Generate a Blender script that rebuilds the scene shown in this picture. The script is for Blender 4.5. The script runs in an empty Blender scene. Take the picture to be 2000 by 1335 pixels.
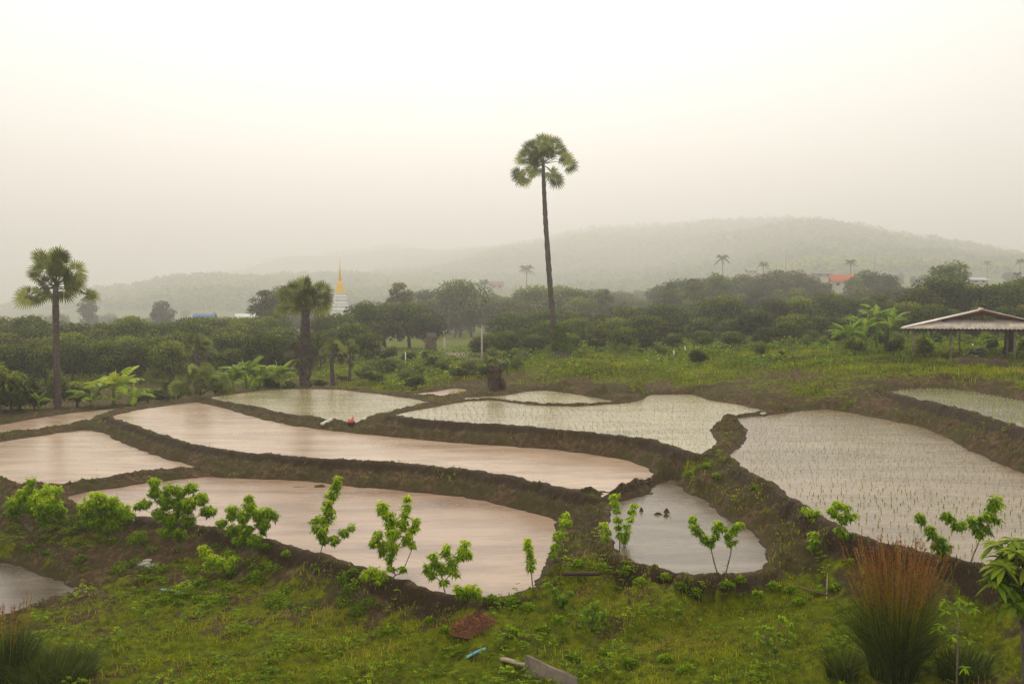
WORLD_K = 12.2; HAZE_D = .00074; HAZE_COL = (1, .97, .935); HAZE_G = .5; VB = 1; EXPO = 0.14
import bpy, math, random
import numpy as np
from mathutils import Vector, Matrix
from mathutils.geometry import delaunay_2d_cdt
random.seed(7); RNG = np.random.default_rng(7)
sc = bpy.context.scene
COL = sc.collection
R = math.radians
# ------------------------------------------------------------------ camera
CZ = 8.5; PITCH = R(1.99); FPX = 1944.0
cam = bpy.data.objects.new("camera", bpy.data.cameras.new("camera")); COL.objects.link(cam)
cam.data.lens = 35; cam.data.sensor_width = 36; cam.data.clip_end = 6000; cam.data.clip_start = 0.1
cam.location = (0, 0, CZ); cam.rotation_euler = (math.pi/2 - PITCH, 0, 0)
sc.camera = cam
def ray(px, py):
    x = (px-1000)/FPX; y = -(py-667.5)/FPX
    c, s = math.cos(PITCH), math.sin(PITCH)
    return np.array([x, c + y*s, y*c - s])      # looking along +Y
def on_z(px, py, z):
    d = ray(px, py); t = (z-CZ)/d[2]
    return np.array([d[0]*t, d[1]*t, z])
def on_y(px, py, Y):
    d = ray(px, py); t = Y/d[1]
    return np.array([d[0]*t, Y, CZ + d[2]*t])
def px_of(X, Y, Z):
    c, s = math.cos(PITCH), math.sin(PITCH)
    dz = Z-CZ
    f = Y*c - dz*s; u = Y*s + dz*c
    return 1000 + FPX*X/f, 667.5 - FPX*u/f
# distances beyond the terraces
_SA = [0, 130, 160, 230, 320, 420, 600, 900, 1200, 1480]; _SB = [0, 130, 185, 380, 680, 1100, 1950, 3300, 4200, 5100]
def ST(Y): return np.interp(Y, _SA, _SB)
def STi(Y): return np.interp(Y, _SB, _SA)
# ------------------------------------------------------------------ object helpers
def tag(o, label=None, cat=None, group=None, kind=None):
    if label: o["label"] = label
    if cat: o["category"] = cat
    if group: o["group"] = group
    if kind: o["kind"] = kind
    return o
def empty(name, loc, label, cat, group=None, rz=0.0, s=1.0):
    o = bpy.data.objects.new(name, None); COL.objects.link(o)
    o.location = loc; o.rotation_euler = (0, 0, rz); o.scale = (s, s, s) if not isinstance(s, tuple) else s
    return tag(o, label, cat, group)
def mesh_from(name, V, F4=None, F3=None, mats=(), tint=None, extra=None, smooth=False, midx=None):
    me = bpy.data.meshes.new(name)
    V = np.asarray(V, np.float32)
    F4 = np.zeros((0, 4), np.int32) if F4 is None else np.asarray(F4, np.int32).reshape(-1, 4)
    F3 = np.zeros((0, 3), np.int32) if F3 is None else np.asarray(F3, np.int32).reshape(-1, 3)
    me.vertices.add(len(V)); me.vertices.foreach_set("co", V.ravel())
    nl = F4.size + F3.size
    me.loops.add(nl); me.loops.foreach_set("vertex_index", np.concatenate([F4.ravel(), F3.ravel()]))
    me.polygons.add(len(F4)+len(F3))
    st = np.concatenate([np.arange(len(F4))*4, F4.size + np.arange(len(F3))*3]).astype(np.int32)
    me.polygons.foreach_set("loop_start", st)
    if smooth: me.polygons.foreach_set("use_smooth", np.ones(len(st), bool))
    if midx is not None: me.polygons.foreach_set("material_index", np.asarray(midx, np.int32))
    if tint is not None:
        a = me.attributes.new("tint", "FLOAT", "POINT"); a.data.foreach_set("value", np.asarray(tint, np.float32))
    for k, v in (extra or {}).items():
        a = me.attributes.new(k, "FLOAT", "POINT"); a.data.foreach_set("value", np.asarray(v, np.float32))
    for m in mats: me.materials.append(m)
    me.update(); me.validate()
    return me
def link(name, me, parent=None, loc=None):
    o = bpy.data.objects.new(name, me); COL.objects.link(o)
    if parent is not None: o.parent = parent
    if loc is not None: o.location = loc
    return o
class MB:
    def __init__(s): s.V = []; s.Q = []; s.T = []; s.t = []; s.n = 0
    def add(s, V, Q=None, T=None, tint=0.5):
        V = np.asarray(V, float).reshape(-1, 3)
        if Q is not None and len(Q): s.Q.append(np.asarray(Q).reshape(-1, 4)+s.n)
        if T is not None and len(T): s.T.append(np.asarray(T).reshape(-1, 3)+s.n)
        s.V.append(V); s.t.append(np.broadcast_to(np.asarray(tint, float), (len(V),)))
        s.n += len(V)
    def mesh(s, name, mat, smooth=False):
        return mesh_from(name, np.concatenate(s.V), np.concatenate(s.Q) if s.Q else None, np.concatenate(s.T) if s.T else None,
                         [mat], np.concatenate(s.t), smooth=smooth)
    def build(s, name, mat, parent=None, smooth=False): return link(name, s.mesh(name, mat, smooth), parent)
    def box(s, c, h, rz=0, ry=0, rx=0, tint=.5):
        c = np.array(c); P = np.array([[x, y, z] for x in (-1, 1) for y in (-1, 1) for z in (-1, 1)], float)*np.array(h)
        M = np.array((Matrix.Rotation(rz, 3, 'Z') @ Matrix.Rotation(ry, 3, 'Y') @ Matrix.Rotation(rx, 3, 'X')))
        s.add(P @ M.T + c, [[0, 1, 3, 2], [4, 6, 7, 5], [0, 4, 5, 1], [2, 3, 7, 6], [0, 2, 6, 4], [1, 5, 7, 3]], tint=tint)
    def bar(s, a, b, w, h=None, tint=.5):
        a = np.array(a, float); b = np.array(b, float); s.tube([a, b], [w, w], 4, tint=tint)
    def tube(s, P, r, n=8, cap=True, tint=.5, jit=0.0):
        P = np.asarray(P, float); r = np.broadcast_to(np.asarray(r, float), (len(P),))
        d = np.gradient(P, axis=0); d /= np.linalg.norm(d, axis=1)[:, None]+1e-9
        up = np.array([0, 1., 0]) if abs(d[0][2]) > .7 else np.array([0, 0, 1.])
        x = np.cross(d, up); x /= np.linalg.norm(x, axis=1)[:, None]+1e-9
        y = np.cross(d, x)
        a = np.arange(n)*2*math.pi/n
        rr = r[:, None]*(1 + jit*(RNG.random((len(P), n))-.5)*2)
        V = P[:, None]+rr[..., None]*(x[:, None]*np.cos(a)[None, :, None]+y[:, None]*np.sin(a)[None, :, None])
        V = V.reshape(-1, 3); k = len(P)
        i = np.arange(k-1)[:, None]*n; j = np.arange(n)[None]; j2 = (j+1) % n
        Q = np.stack([i+j, i+j2, i+n+j2, i+n+j], -1).reshape(-1, 4)
        T = []
        if cap:
            V = np.concatenate([V, P[[0]], P[[-1]]]); c0 = k*n; c1 = c0+1
            T = [[c0, (q+1) % n, q] for q in range(n)]+[[c1, (k-1)*n+q, (k-1)*n+(q+1) % n] for q in range(n)]
        s.add(V, Q, T, tint)
    def lathe(s, prof, n=24, c=(0, 0, 0), tint=.5, jit=0, square=0, rot=0):
        prof = np.asarray(prof, float); a = np.arange(n)*2*math.pi/n
        ca, sa = np.cos(a), np.sin(a)
        k = 1.0
        if square: k = 1/np.maximum(abs(ca), abs(sa))
        V = np.stack([prof[:, 0, None]*ca*k, prof[:, 0, None]*sa*k, np.repeat(prof[:, 1, None], n, 1)], -1)
        if jit: V[..., :2] *= 1+jit*(RNG.random(V.shape[:2])-.5)[..., None]*2
        V = V.reshape(-1, 3) @ np.array(Matrix.Rotation(rot, 3, 'Z')).T + np.array(c)
        m = len(prof); i = np.arange(m-1)[:, None]*n; j = np.arange(n)[None]; j2 = (j+1) % n
        s.add(V, np.stack([i+j, i+j2, i+n+j2, i+n+j], -1).reshape(-1, 4), None, tint)
# leaves: base P, direction D, side S (all (n,3)), length L, width W  -> folded lozenges
def unit(v): return v/(np.linalg.norm(v, axis=-1, keepdims=True)+1e-9)
def add_leaves(mb, P, D, L, W, tint, droop=0.25, mid=0.45, fold=0.15):
    n = len(P); D = unit(D)
    up = np.tile([0, 0, 1.], (n, 1)) + RNG.normal(0, .35, (n, 3))
    S = unit(np.cross(D, up)); N = np.cross(S, D)
    L = np.broadcast_to(L, (n,))[:, None]; W = np.broadcast_to(W, (n,))[:, None]
    dz = np.zeros((n, 3)); dz[:, 2] = -1
    m = P + D*L*mid + N*(L*fold*.4)
    a = P; b = m + S*W*.5 + dz*L*droop*.1; c = P + D*L + dz*L*droop; d = m - S*W*.5 + dz*L*droop*.1
    V = np.stack([a, b, c, d], 1).reshape(-1, 3)
    mb.add(V, np.arange(4*n).reshape(-1, 4), None, np.repeat(np.broadcast_to(tint, (n,)), 4))
def rand_dir(n):
    v = RNG.normal(size=(n, 3)); return unit(v)
# ------------------------------------------------------------------ noise
_T = np.random.default_rng(3).random((256, 256))
def vnoise(x, y):
    xi = np.floor(x).astype(int); yi = np.floor(y).astype(int); fx = x-xi; fy = y-yi
    fx = fx*fx*(3-2*fx); fy = fy*fy*(3-2*fy)
    g = lambda a, b: _T[a & 255, b & 255]
    return (g(xi, yi)*(1-fx)+g(xi+1, yi)*fx)*(1-fy)+(g(xi, yi+1)*(1-fx)+g(xi+1, yi+1)*fx)*fy
def fbm(x, y, o=4, g=.5):
    s = 0; a = 1; t = 0
    for k in range(o):
        s = s + a*(vnoise(x*2**k+17*k, y*2**k+31*k)-.5); t += a; a *= g
    return s/t
# ------------------------------------------------------------------ materials
MATS = {}
def new_mat(name):
    m = bpy.data.materials.new(name); m.use_nodes = True
    nt = m.node_tree; nt.nodes.clear()
    out = nt.nodes.new("ShaderNodeOutputMaterial"); MATS[name] = m
    return m, nt, out
def nd(nt, t, **k):
    n = nt.nodes.new(t)
    for a, b in k.items():
        if a.startswith("i_"): n.inputs[a[2:].replace("_", " ")].default_value = b
        else: setattr(n, a, b)
    return n
def ramp(nt, stops, fac=None, interp="LINEAR"):
    r = nt.nodes.new("ShaderNodeValToRGB"); r.color_ramp.interpolation = interp
    e = r.color_ramp.elements
    while len(e) < len(stops): e.new(0.5)
    for q, (p, c) in zip(e, stops): q.position = p; q.color = (*c, 1) if len(c) == 3 else c
    if fac is not None: nt.links.new(fac, r.inputs[0])
    return r
def noise_tex(nt, scale, detail=4, rough=.55, vec=None, dist=0):
    n = nd(nt, "ShaderNodeTexNoise"); n.inputs["Scale"].default_value = scale; n.inputs["Detail"].default_value = detail
    n.inputs["Roughness"].default_value = rough; n.inputs["Distortion"].default_value = dist
    if vec is not None: nt.links.new(vec, n.inputs["Vector"])
    return n
def math_n(nt, op, a, b=None, clamp=False):
    n = nt.nodes.new("ShaderNodeMath"); n.operation = op; n.use_clamp = clamp
    for i, v in enumerate((a, b)):
        if v is None: continue
        if isinstance(v, (int, float)): n.inputs[i].default_value = v
        else: nt.links.new(v, n.inputs[i])
    return n.outputs[0]
def mix_c(nt, f, a, b):
    n = nt.nodes.new("ShaderNodeMix"); n.data_type = "RGBA"
    for s, v in ((n.inputs[0], f), (n.inputs[6], a), (n.inputs[7], b)):
        if isinstance(v, (int, float)): s.default_value = v
        elif isinstance(v, tuple): s.default_value = (*v, 1)
        else: nt.links.new(v, s)
    return n.outputs[2]
def leaf_mat(name, stops, transl=.25, rough=.6, spec=.06, ovar=.22):
    m, nt, out = new_mat(name)
    at = nd(nt, "ShaderNodeAttribute", attribute_name="tint")
    oi = nd(nt, "ShaderNodeObjectInfo")
    v = math_n(nt, "ADD", at.outputs["Fac"], math_n(nt, "MULTIPLY", math_n(nt, "SUBTRACT", oi.outputs["Random"], .5), ovar), True)
    r = ramp(nt, stops, v)
    p = nd(nt, "ShaderNodeBsdfPrincipled"); p.inputs["Roughness"].default_value = rough
    p.inputs["Specular IOR Level"].default_value = spec
    nt.links.new(r.outputs[0], p.inputs["Base Color"])
    t = nd(nt, "ShaderNodeBsdfTranslucent"); nt.links.new(r.outputs[0], t.inputs[0])
    mx = nd(nt, "ShaderNodeMixShader"); mx.inputs[0].default_value = transl
    nt.links.new(p.outputs[0], mx.inputs[1]); nt.links.new(t.outputs[0], mx.inputs[2]); nt.links.new(mx.outputs[0], out.inputs[0])
    return m
def plain_mat(name, c1, c2, scale=6, rough=.8, bump=.3, spec=.3, bscale=None, metal=0, stretch=None):
    m, nt, out = new_mat(name)
    tc = nd(nt, "ShaderNodeTexCoord"); vec = tc.outputs["Object"]
    if stretch:
        mp = nd(nt, "ShaderNodeMapping"); mp.inputs["Scale"].default_value = stretch; nt.links.new(vec, mp.inputs[0]); vec = mp.outputs[0]
    n = noise_tex(nt, scale, 5, .6, vec)
    r = ramp(nt, [(.3, c1), (.7, c2)], n.outputs[0])
    p = nd(nt, "ShaderNodeBsdfPrincipled"); p.inputs["Roughness"].default_value = rough; p.inputs["Metallic"].default_value = metal
    p.inputs["Specular IOR Level"].default_value = spec
    nt.links.new(r.outputs[0], p.inputs["Base Color"])
    if bump:
        b = nd(nt, "ShaderNodeBump"); b.inputs["Strength"].default_value = bump; b.inputs["Distance"].default_value = .05
        n2 = noise_tex(nt, bscale or scale*3, 5, .65, vec); nt.links.new(n2.outputs[0], b.inputs["Height"]); nt.links.new(b.outputs[0], p.inputs["Normal"])
    nt.links.new(p.outputs[0], out.inputs[0])
    return m
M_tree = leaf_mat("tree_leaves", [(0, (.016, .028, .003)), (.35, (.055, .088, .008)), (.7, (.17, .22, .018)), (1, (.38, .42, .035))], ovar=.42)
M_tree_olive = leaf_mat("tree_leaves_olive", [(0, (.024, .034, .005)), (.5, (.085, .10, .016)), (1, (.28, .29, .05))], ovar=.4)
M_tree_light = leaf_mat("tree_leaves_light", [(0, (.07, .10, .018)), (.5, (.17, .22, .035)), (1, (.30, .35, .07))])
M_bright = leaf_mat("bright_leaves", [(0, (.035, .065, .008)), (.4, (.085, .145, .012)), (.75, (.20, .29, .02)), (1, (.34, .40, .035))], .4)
M_sap = leaf_mat("sapling_leaves", [(0, (.04, .09, .003)), (.35, (.13, .25, .006)), (.7, (.36, .52, .008)), (1, (.68, .78, .02))], .42, .5, .06)
M_palm = leaf_mat("palm_leaves", [(0, (.025, .035, .006)), (.5, (.085, .105, .018)), (.8, (.22, .25, .045)), (1, (.38, .40, .10))], .25, .55, .08)
M_palmdry = leaf_mat("dry_palm_leaves", [(0, (.05, .035, .016)), (.5, (.12, .085, .042)), (1, (.22, .17, .09))], .15, .7)
M_banana = leaf_mat("banana_leaves", [(0, (.08, .15, .012)), (.5, (.20, .32, .022)), (.8, (.40, .50, .03)), (1, (.58, .62, .07))], .4, .4)
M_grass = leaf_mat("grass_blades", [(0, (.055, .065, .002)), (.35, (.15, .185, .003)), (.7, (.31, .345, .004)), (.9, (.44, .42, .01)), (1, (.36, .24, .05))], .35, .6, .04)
M_weed = leaf_mat("weed_leaves", [(0, (.03, .05, .002)), (.45, (.11, .19, .004)), (.8, (.27, .40, .006)), (1, (.48, .58, .015))], .35, .5, .05)
M_rice = leaf_mat("rice_seedlings", [(0, (.16, .21, .04)), (.5, (.31, .37, .07)), (1, (.48, .52, .14))], .3, .6, .2)
M_plume = leaf_mat("grass_plumes", [(0, (.14, .035, .014)), (.5, (.32, .10, .04)), (1, (.52, .27, .10))], .3, .8, .1)
M_dark_grass = leaf_mat("dark_grass_blades", [(0, (.02, .035, .006)), (.5, (.07, .10, .010)), (1, (.22, .24, .025))], .25, .6, .2)
M_bark = plain_mat("bark", (.045, .034, .024), (.12, .10, .08), 5, .9, .8)
M_palmtrunk = plain_mat("palm_trunk", (.035, .026, .022), (.13, .105, .085), 3.0, .9, 1.0, stretch=(1, 1, 4))
M_stem = plain_mat("sapling_stem", (.10, .075, .05), (.22, .17, .11), 20, .8, .2)
M_conc = plain_mat("concrete", (.11, .085, .055), (.24, .19, .135), 3, .85, .3)
M_wood = plain_mat("wood", (.10, .055, .03), (.24, .15, .09), 6, .8, .4)
M_darkwood = plain_mat("dark_wood", (.03, .018, .012), (.09, .05, .03), 6, .8, .4)
M_plank = plain_mat("plank", (.28, .2, .12), (.5, .4, .26), 8, .8, .3)
# ------------------------------------------------------------------ ponds: outlines traced as pixels, laid on each pond's own level
PONDS = {
"P1": (0.35, [(-260,868),(-120,846),(0,829),(80,815),(150,805),(207,799),(262,792),(256,798),(216,805),(196,812),(172,823),(156,829),(90,838),(0,850),(-120,869),(-250,888)]),
"P2": (0.2, [(-260,912),(-120,886),(0,862),(90,849.5),(160,840),(205,845),(230,859),(270,877),(320,894),(367,907),(392,913),(360,915),(299,922),(213,934),(125,946),(60,949),(0,937),(-120,950),(-260,965)]),
"P3": (0.92, [(216,814),(270,800),(320,793),(385,785),(405,789),(440,797),(470,806),(520,820),(575,831),(630,838),(687,845),(750,851),(850,861),(925,867),(1000,871),(1087,878),(1158,887),(1229,899),(1262,911),(1279,925),(1268,937),(1243,947),(1215,960),(1179,972),(1155,966),(1100,952),(1033,937),(1000,929),(925,919),(875,914),(750,902),(625,895),(594,893),(525,887),(466,883),(427,876),(374,867),(349,859),(300,843),(255,827)]),
"P4": (0.0, [(130,969),(199,956),(285,943),(356,935),(405,930),(445,933),(516,935),(598,939),(678,947),(767,956),(856,965),(927,974),(998,990),(1050,1003),(1080,1012),(1090,1030),(1088,1050),(1082,1075),(1062,1109),(1044,1143),(1018,1156),(963,1168),(920,1165),(870,1162),(831,1150),(800,1138),(763,1127),(706,1106),(642,1086),(591,1073),(521,1054),(450,1038),(391,1024),(300,1012),(213,1000),(160,985)]),
"P5": (0.65, [(1310,935),(1299,940),(1282,945),(1250,962),(1222,974),(1200,978),(1190,995),(1188,1031),(1193,1059),(1208,1075),(1225,1089),(1250,1102),(1282,1109),(1311,1116),(1354,1125),(1407,1124),(1460,1121),(1490,1113),(1498,1095),(1492,1066),(1478,1040),(1443,1026),(1407,1006),(1386,984),(1357,967),(1336,955),(1322,943)]),
"U1": (1.25, [(409,777),(445,771),(520,762),(580,759),(655,760),(730,768),(790,776),(848,787),(800,798),(764,807),(738,812),(712,821),(697,826),(650,822),(600,815),(550,806),(500,794),(460,788)]),
"U2": (1.9, [(772,811),(800,803),(850,794),(890,787),(915,783),(955,781),(1000,786),(1060,792),(1120,793),(1209,788),(1251,782),(1269,771),(1300,770),(1350,770),(1387,781),(1447,791),(1496,802),(1470,807),(1445,810),(1420,816),(1405,826),(1387,841),(1396,853),(1399,870),(1370,886),(1352,884),(1317,873),(1282,861),(1240,854),(1120,841),(1000,830),(925,826),(825,819)]),
"U3": (2.0, [(876,782),(905,777),(950,774),(985,772),(1010,767),(1040,763),(1065,762),(1090,765),(1135,771),(1176,779),(1199,784),(1180,786),(1120,789),(1060,788),(1000,782),(955,777.5),(910,780)]),
"U4": (1.3, [(794,770),(850,764),(887,758),(910,760),(948,771),(900,774),(850,776),(825,774)]),
"R1": (1.78, [(1438,816),(1510,809),(1562,802),(1604,799),(1650,803),(1695,812),(1748,823),(1804,835),(1860,860),(1930,896),(2000,925),(2120,985),(2280,1070),(2280,1180),(2130,1165),(2000,1128),(1916,1102),(1863,1091),(1810,1081),(1749,1066),(1657,1038),(1610,1012),(1580,991),(1543,968),(1507,944),(1475,929),(1440,905),(1424,890),(1432,879),(1450,866),(1458,846),(1450,831),(1438,822)]),
"R2": (3.0, [(1732,765),(1755,761),(1825,758),(1895,763),(1947,773),(2000,782),(2120,806),(2190,850),(2120,870),(2000,836),(1947,820),(1895,802),(1825,786),(1772,775)]),
"LL": (-1.5, [(-260,1075),(0,1097),(36,1102),(89,1123),(135,1141),(172,1152),(140,1162),(107,1173),(71,1184),(0,1203),(-150,1235),(-300,1260)]),
}
def catmull(P, sub, closed=True):
    P = np.asarray(P, float); n = len(P); out = []
    for i in range(n):
        p0, p1, p2, p3 = P[(i-1) % n], P[i], P[(i+1) % n], P[(i+2) % n]
        # centripetal-ish: soften where the turn is sharp
        for k in range(sub):
            t = k/sub
            a = .5*(2*p1+(p2-p0)*t*.8+(2*p0-5*p1+4*p2-p3)*t*t*.8+(-p0+3*p1-3*p2+p3)*t**3*.8)
            l = p1*(1-t)+p2*t
            out.append(l*.35+(a*1.0)*.65 if k else p1)
    return np.array(out)
WP = {}
for k, (z, pts) in PONDS.items():
    W = np.array([on_z(x, y, z)[:2] for x, y in pts])
    W = catmull(W, 6)
    seg = 0
    W = W + np.stack([fbm(W[:, 0]*1.3+5, W[:, 1]*1.3), fbm(W[:, 0]*1.3, W[:, 1]*1.3+40)], 1)*np.clip(W[:, 1:2]/50, .5, 1)*.42
    W = W + np.stack([fbm(W[:, 0]*3.1+5, W[:, 1]*3.1, 2), fbm(W[:, 0]*3.1, W[:, 1]*3.1+40, 2)], 1)*.2
    WP[k] = W
# ground control points: (px, py, z, grass)
G = [
# shelf and lawn, lower left
(0,1072,-1.0,.5),(90,1094,-1.0,.5),(150,1122,-1.05,.5),(192,1145,-1.15,.6),(100,1062,-.95,.4),(0,1050,-.9,.4),(230,1100,-.95,.3),(330,1130,-1.0,.55),
(-120,1040,-.9,.4),(0,1000,-.2,.15),(100,1010,-.3,.5),(200,1050,-.75,.55),(300,1090,-.9,.55),
(185,1162,-1.25,.6),(210,1172,-1.25,.7),(100,1200,-1.35,.6),(0,1222,-1.4,.45),(-150,1265,-1.4,.4),(0,1335,-1.4,.5),(300,1250,-1.2,.85),(600,1335,-1.2,.95),(700,1218,-1.0,.7),
(520,1142,-1.0,.6),(420,1110,-.95,.55),(450,1180,-1.05,.7),(600,1175,-1.02,.55),(650,1192,-1.0,.3),(760,1203,-.85,.35),(820,1193,-.6,.35),(860,1183,-.3,.4),(900,1180,-.1,.7),
(980,1178,-.05,.95),(940,1205,-.15,.7),(1020,1170,0,.9),(1080,1150,.15,.75),(1085,1200,-.3,.9),(900,1240,-.6,.8),(900,1300,-.9,.85),(1100,1335,-.8,.9),(1140,1165,-.15,.7),(1150,1230,-.5,.9),
(1058,1120,.15,.5),(1100,1095,.35,.45),(1140,1060,.5,.3),(1130,1010,.5,.2),(1152,983,.75,.2),(1170,1100,.45,.8),(1200,1112,.4,.75),
(1250,1132,.5,.6),(1311,1142,.5,.6),(1400,1150,.48,.6),(1480,1143,.52,.5),(1222,1180,-.3,1.5),(1300,1182,-.2,1.6),(1400,1190,-.1,1.7),(1500,1194,.05,1.6),(1600,1194,.2,1.3),(1750,1192,.55,.75),(1900,1190,.85,.75),(2000,1192,.95,.7),
(1300,1335,-.5,.9),(1500,1335,-.3,.9),(1700,1335,0,.7),(2000,1335,.3,.6),(1700,1250,.3,.9),(1250,1250,-.45,.95),(1450,1260,-.25,1.6),(1350,1240,-.3,1.6),(1560,1270,0,1.4),
# banks right
(1540,1125,.62,.4),(1600,1130,.62,.4),(1660,1165,.5,.35),(1750,1178,.6,.3),(1850,1182,.85,.3),
(1345,905,1.5,.95),(1330,914,1.0,.8),(1375,893,1.8,.9),(1385,930,1.45,.55),(1440,970,1.35,.2),(1530,1030,1.0,.3),(1570,1070,.9,.35),
(1302,916,1.15,.6),
# far edge of the terraces, left
]
W4 = [(-46,84,-.1,.3),(-38,85.5,-.1,.25),(-30,88,0,.2),(-23,90,.1,.2),(-60,80,-.1,.4),(-40.5,76,.5,.2),(-27,80,.8,.2),(-90,80,-.5,.5),(-90,130,-.5,.5),(-50,105,0,.15),(-30,105,.2,.15),(-40,125,-.2,.5),(-20,125,.3,.6),
(-18,97,.7,.3),(-10,92,1.0,.6),(-21,86,1.0,.4),
(11.6,52.9,2.45,.45),(12.4,56.5,2.35,.4),(10.0,46.6,2.15,.7),(13.6,59.4,2.1,.3),
(-70,30,-1.4,.6),(-70,50,-.3,.3),(-60,5,-1.3,.6),(-20,4,-1.3,.8),(0,4,-1.2,.8),(20,4,-.5,.8),(60,5,.3,.8),(50,25,1.2,.6),(70,50,3,.8),(90,90,5,.9),(90,130,6,.9),(40,27,1.5,.3)]
G += [(850,738,1.7,.95),(750,744,1.3,.8),(900,703,2.2,.95),(700,722,1.2,.6),(620,745,.9,.4),(700,756,1.2,.8),(790,761,1.35,.9),(860,752,1.6,.9),(930,750,2.0,.35),(950,755,2.25,.25),(975,764,2.15,.15),
(1000,751,2.3,.4),(1060,747,2.45,.7),(1083,740,2.85,.6),(1100,741,2.88,.4),(1180,750,2.88,.3),(1255,759,2.8,.3),(1120,754,2.35,.05),(1190,765,2.3,.05),(1230,772,2.3,.1),(1110,732,2.95,.95),(1250,748,2.9,.95),
(1300,761,2.2,.15),(1350,759,2.3,.3),(1350,745,2.55,.9),(1300,738,2.75,.95),
(1400,768,2.3,.1),(1455,762,2.55,.4),(1480,775,2.4,.05),(1520,785,2.4,.08),(1548,797,2.05,.15),(1440,748,2.75,.4),(1600,780,2.35,.75),(1570,765,2.65,.9),(1600,752,3.05,.7),(1680,752,3.2,.35),(1700,742,3.5,.2),
(1650,790,2.2,.55),(1700,783,2.5,.12),(1665,770,2.75,.35),(1550,728,3.3,.3),(1480,722,3.35,.9),
(1400,715,3.25,.95),(1600,715,3.75,.95),(1700,733,3.7,.8),(1750,731,3.85,.7),(1825,729,3.9,.75),(1900,733,3.9,.75),(2000,744,3.9,.7),(2120,762,3.9,.7),(1770,752,3.3,.05),(1850,745,3.4,.03),(1950,755,3.45,.03),
(1800,700,4.2,.95),(2000,702,4.3,.9),(1500,700,3.6,.95),(1250,712,3.1,.95),(1100,702,3.65,.6),(1130,715,3.2,.7),(1060,715,3.0,.8),(1000,705,2.7,.95),(1300,690,3.6,.9),(1700,680,4.4,.95),(2000,680,4.6,.9)]
for x, y, z, g in G:
    p = on_z(x, y, z); W4.append((p[0], p[1], z, g))
def seg_dist(X, Y, W):
    A = W; B = np.roll(W, -1, 0); best = np.full(X.shape, 1e9); ins = np.zeros(X.shape, bool)
    for (ax, ay), (bx, by) in zip(A, B):
        dx, dy = bx-ax, by-ay; L = dx*dx+dy*dy+1e-12
        t = np.clip(((X-ax)*dx+(Y-ay)*dy)/L, 0, 1)
        best = np.minimum(best, (X-ax-t*dx)**2+(Y-ay-t*dy)**2)
        if ay != by:
            c = ((ay > Y) != (by > Y)) & (X < (bx-ax)*(Y-ay)/(by-ay)+ax); ins ^= c
    return np.sqrt(best), ins
verts, zz, gg, edges = [], [], [], []
for k, W in WP.items():
    n0 = len(verts); n = len(W)
    for p in W: verts.append(Vector((p[0], p[1]))); zz.append(PONDS[k][0]+.05); gg.append(.12)
    edges += [(n0+i, n0+(i+1) % n) for i in range(n)]
def in_pond(x, y):
    for k, W in WP.items():
        d, i = seg_dist(np.array([x]), np.array([y]), W)
        if i[0]: return k, d[0]
    return None
for x, y, z, g in W4:
    q = in_pond(x, y)
    if q: print("control point in pond", q, round(x, 1), round(y, 1), z); continue
    verts.append(Vector((x, y))); zz.append(z); gg.append(g)
res = delaunay_2d_cdt(verts, edges, [], 0, 1e-4)
dv = np.array([tuple(v) for v in res[0]]); tri = np.array([t for t in res[2] if len(t) == 3])
dz = np.zeros(len(dv)); dg = np.zeros(len(dv)); nx = 0
for i, ov in enumerate(res[3]):
    if ov: dz[i] = np.mean([zz[j] for j in ov]); dg[i] = np.mean([gg[j] for j in ov])
    else:
        nx += 1; j = int(np.argmin([(v[0]-dv[i, 0])**2+(v[1]-dv[i, 1])**2 for v in verts])); dz[i] = zz[j]; dg[i] = gg[j]
print("cdt", len(dv), len(tri), "crossings", nx)
# far heights: rows = distance, columns = image x of the direction
FX = np.array([-600,-200,0,200,400,600,800,1000,1200,1400,1600,1800,2000,2400], float)
FD = [(80,  [-.5,-.5,-.3,0,.2,.8,1.7,2.7,3.1,3.4,3.9,4.2,4.4,5]),
      (120, [-.5,-.5,-.3,0,.3,.9,1.9,2.7,3.2,3.6,4.1,4.6,5,6]),
      (160, [-.5,-.5,-.3,0,.4,1.2,2.0,2.6,3.2,3.8,4.6,5.2,5.8,7]),
      (230, [-.3,-.3,0,0,.6,1.5,2.3,3,4,6,7.5,8.5,9,11]),
      (320, [0,0,0,.5,1.5,3,4,5,7,10,13,14,15,15]),
      (420, [1,1,1,2,4,6,7,8,11,16,20,21,21,22]),
      (520, [1,2,4,9,16,17,15,16,20,30,38,37,35,32]),
      (600, [1,2,7,18,26,27.5,25,28,33,44,50,44,36,26]),
      (660, [1,2,6,16,25,27,28,38,46,55,60,48,38,28]),
      (800, [4,5,7,10,12,18,32,54,66,75,76,62,45,30]),
      (900, [4,4,5,8,10,22,44,66,78,83,82,68,51,34]),
      (1000,[4,4,5,8,18,36,56,60,66,68,64,52,38,26]),
      (1150,[4,6,8,14,44,66,78,72,62,60,56,42,30,20]),
      (1300,[3,4,5,8,24,44,56,50,40,40,40,34,28,20]),
      (1480,[0,0,0,0,0,0,10,10,10,10,10,10,5,5])]
FDd = np.array([r[0] for r in FD], float); FZ = np.array([r[1] for r in FD], float)
def smooth_i(t): return t*t*(3-2*t)*.6+t*.4
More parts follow.
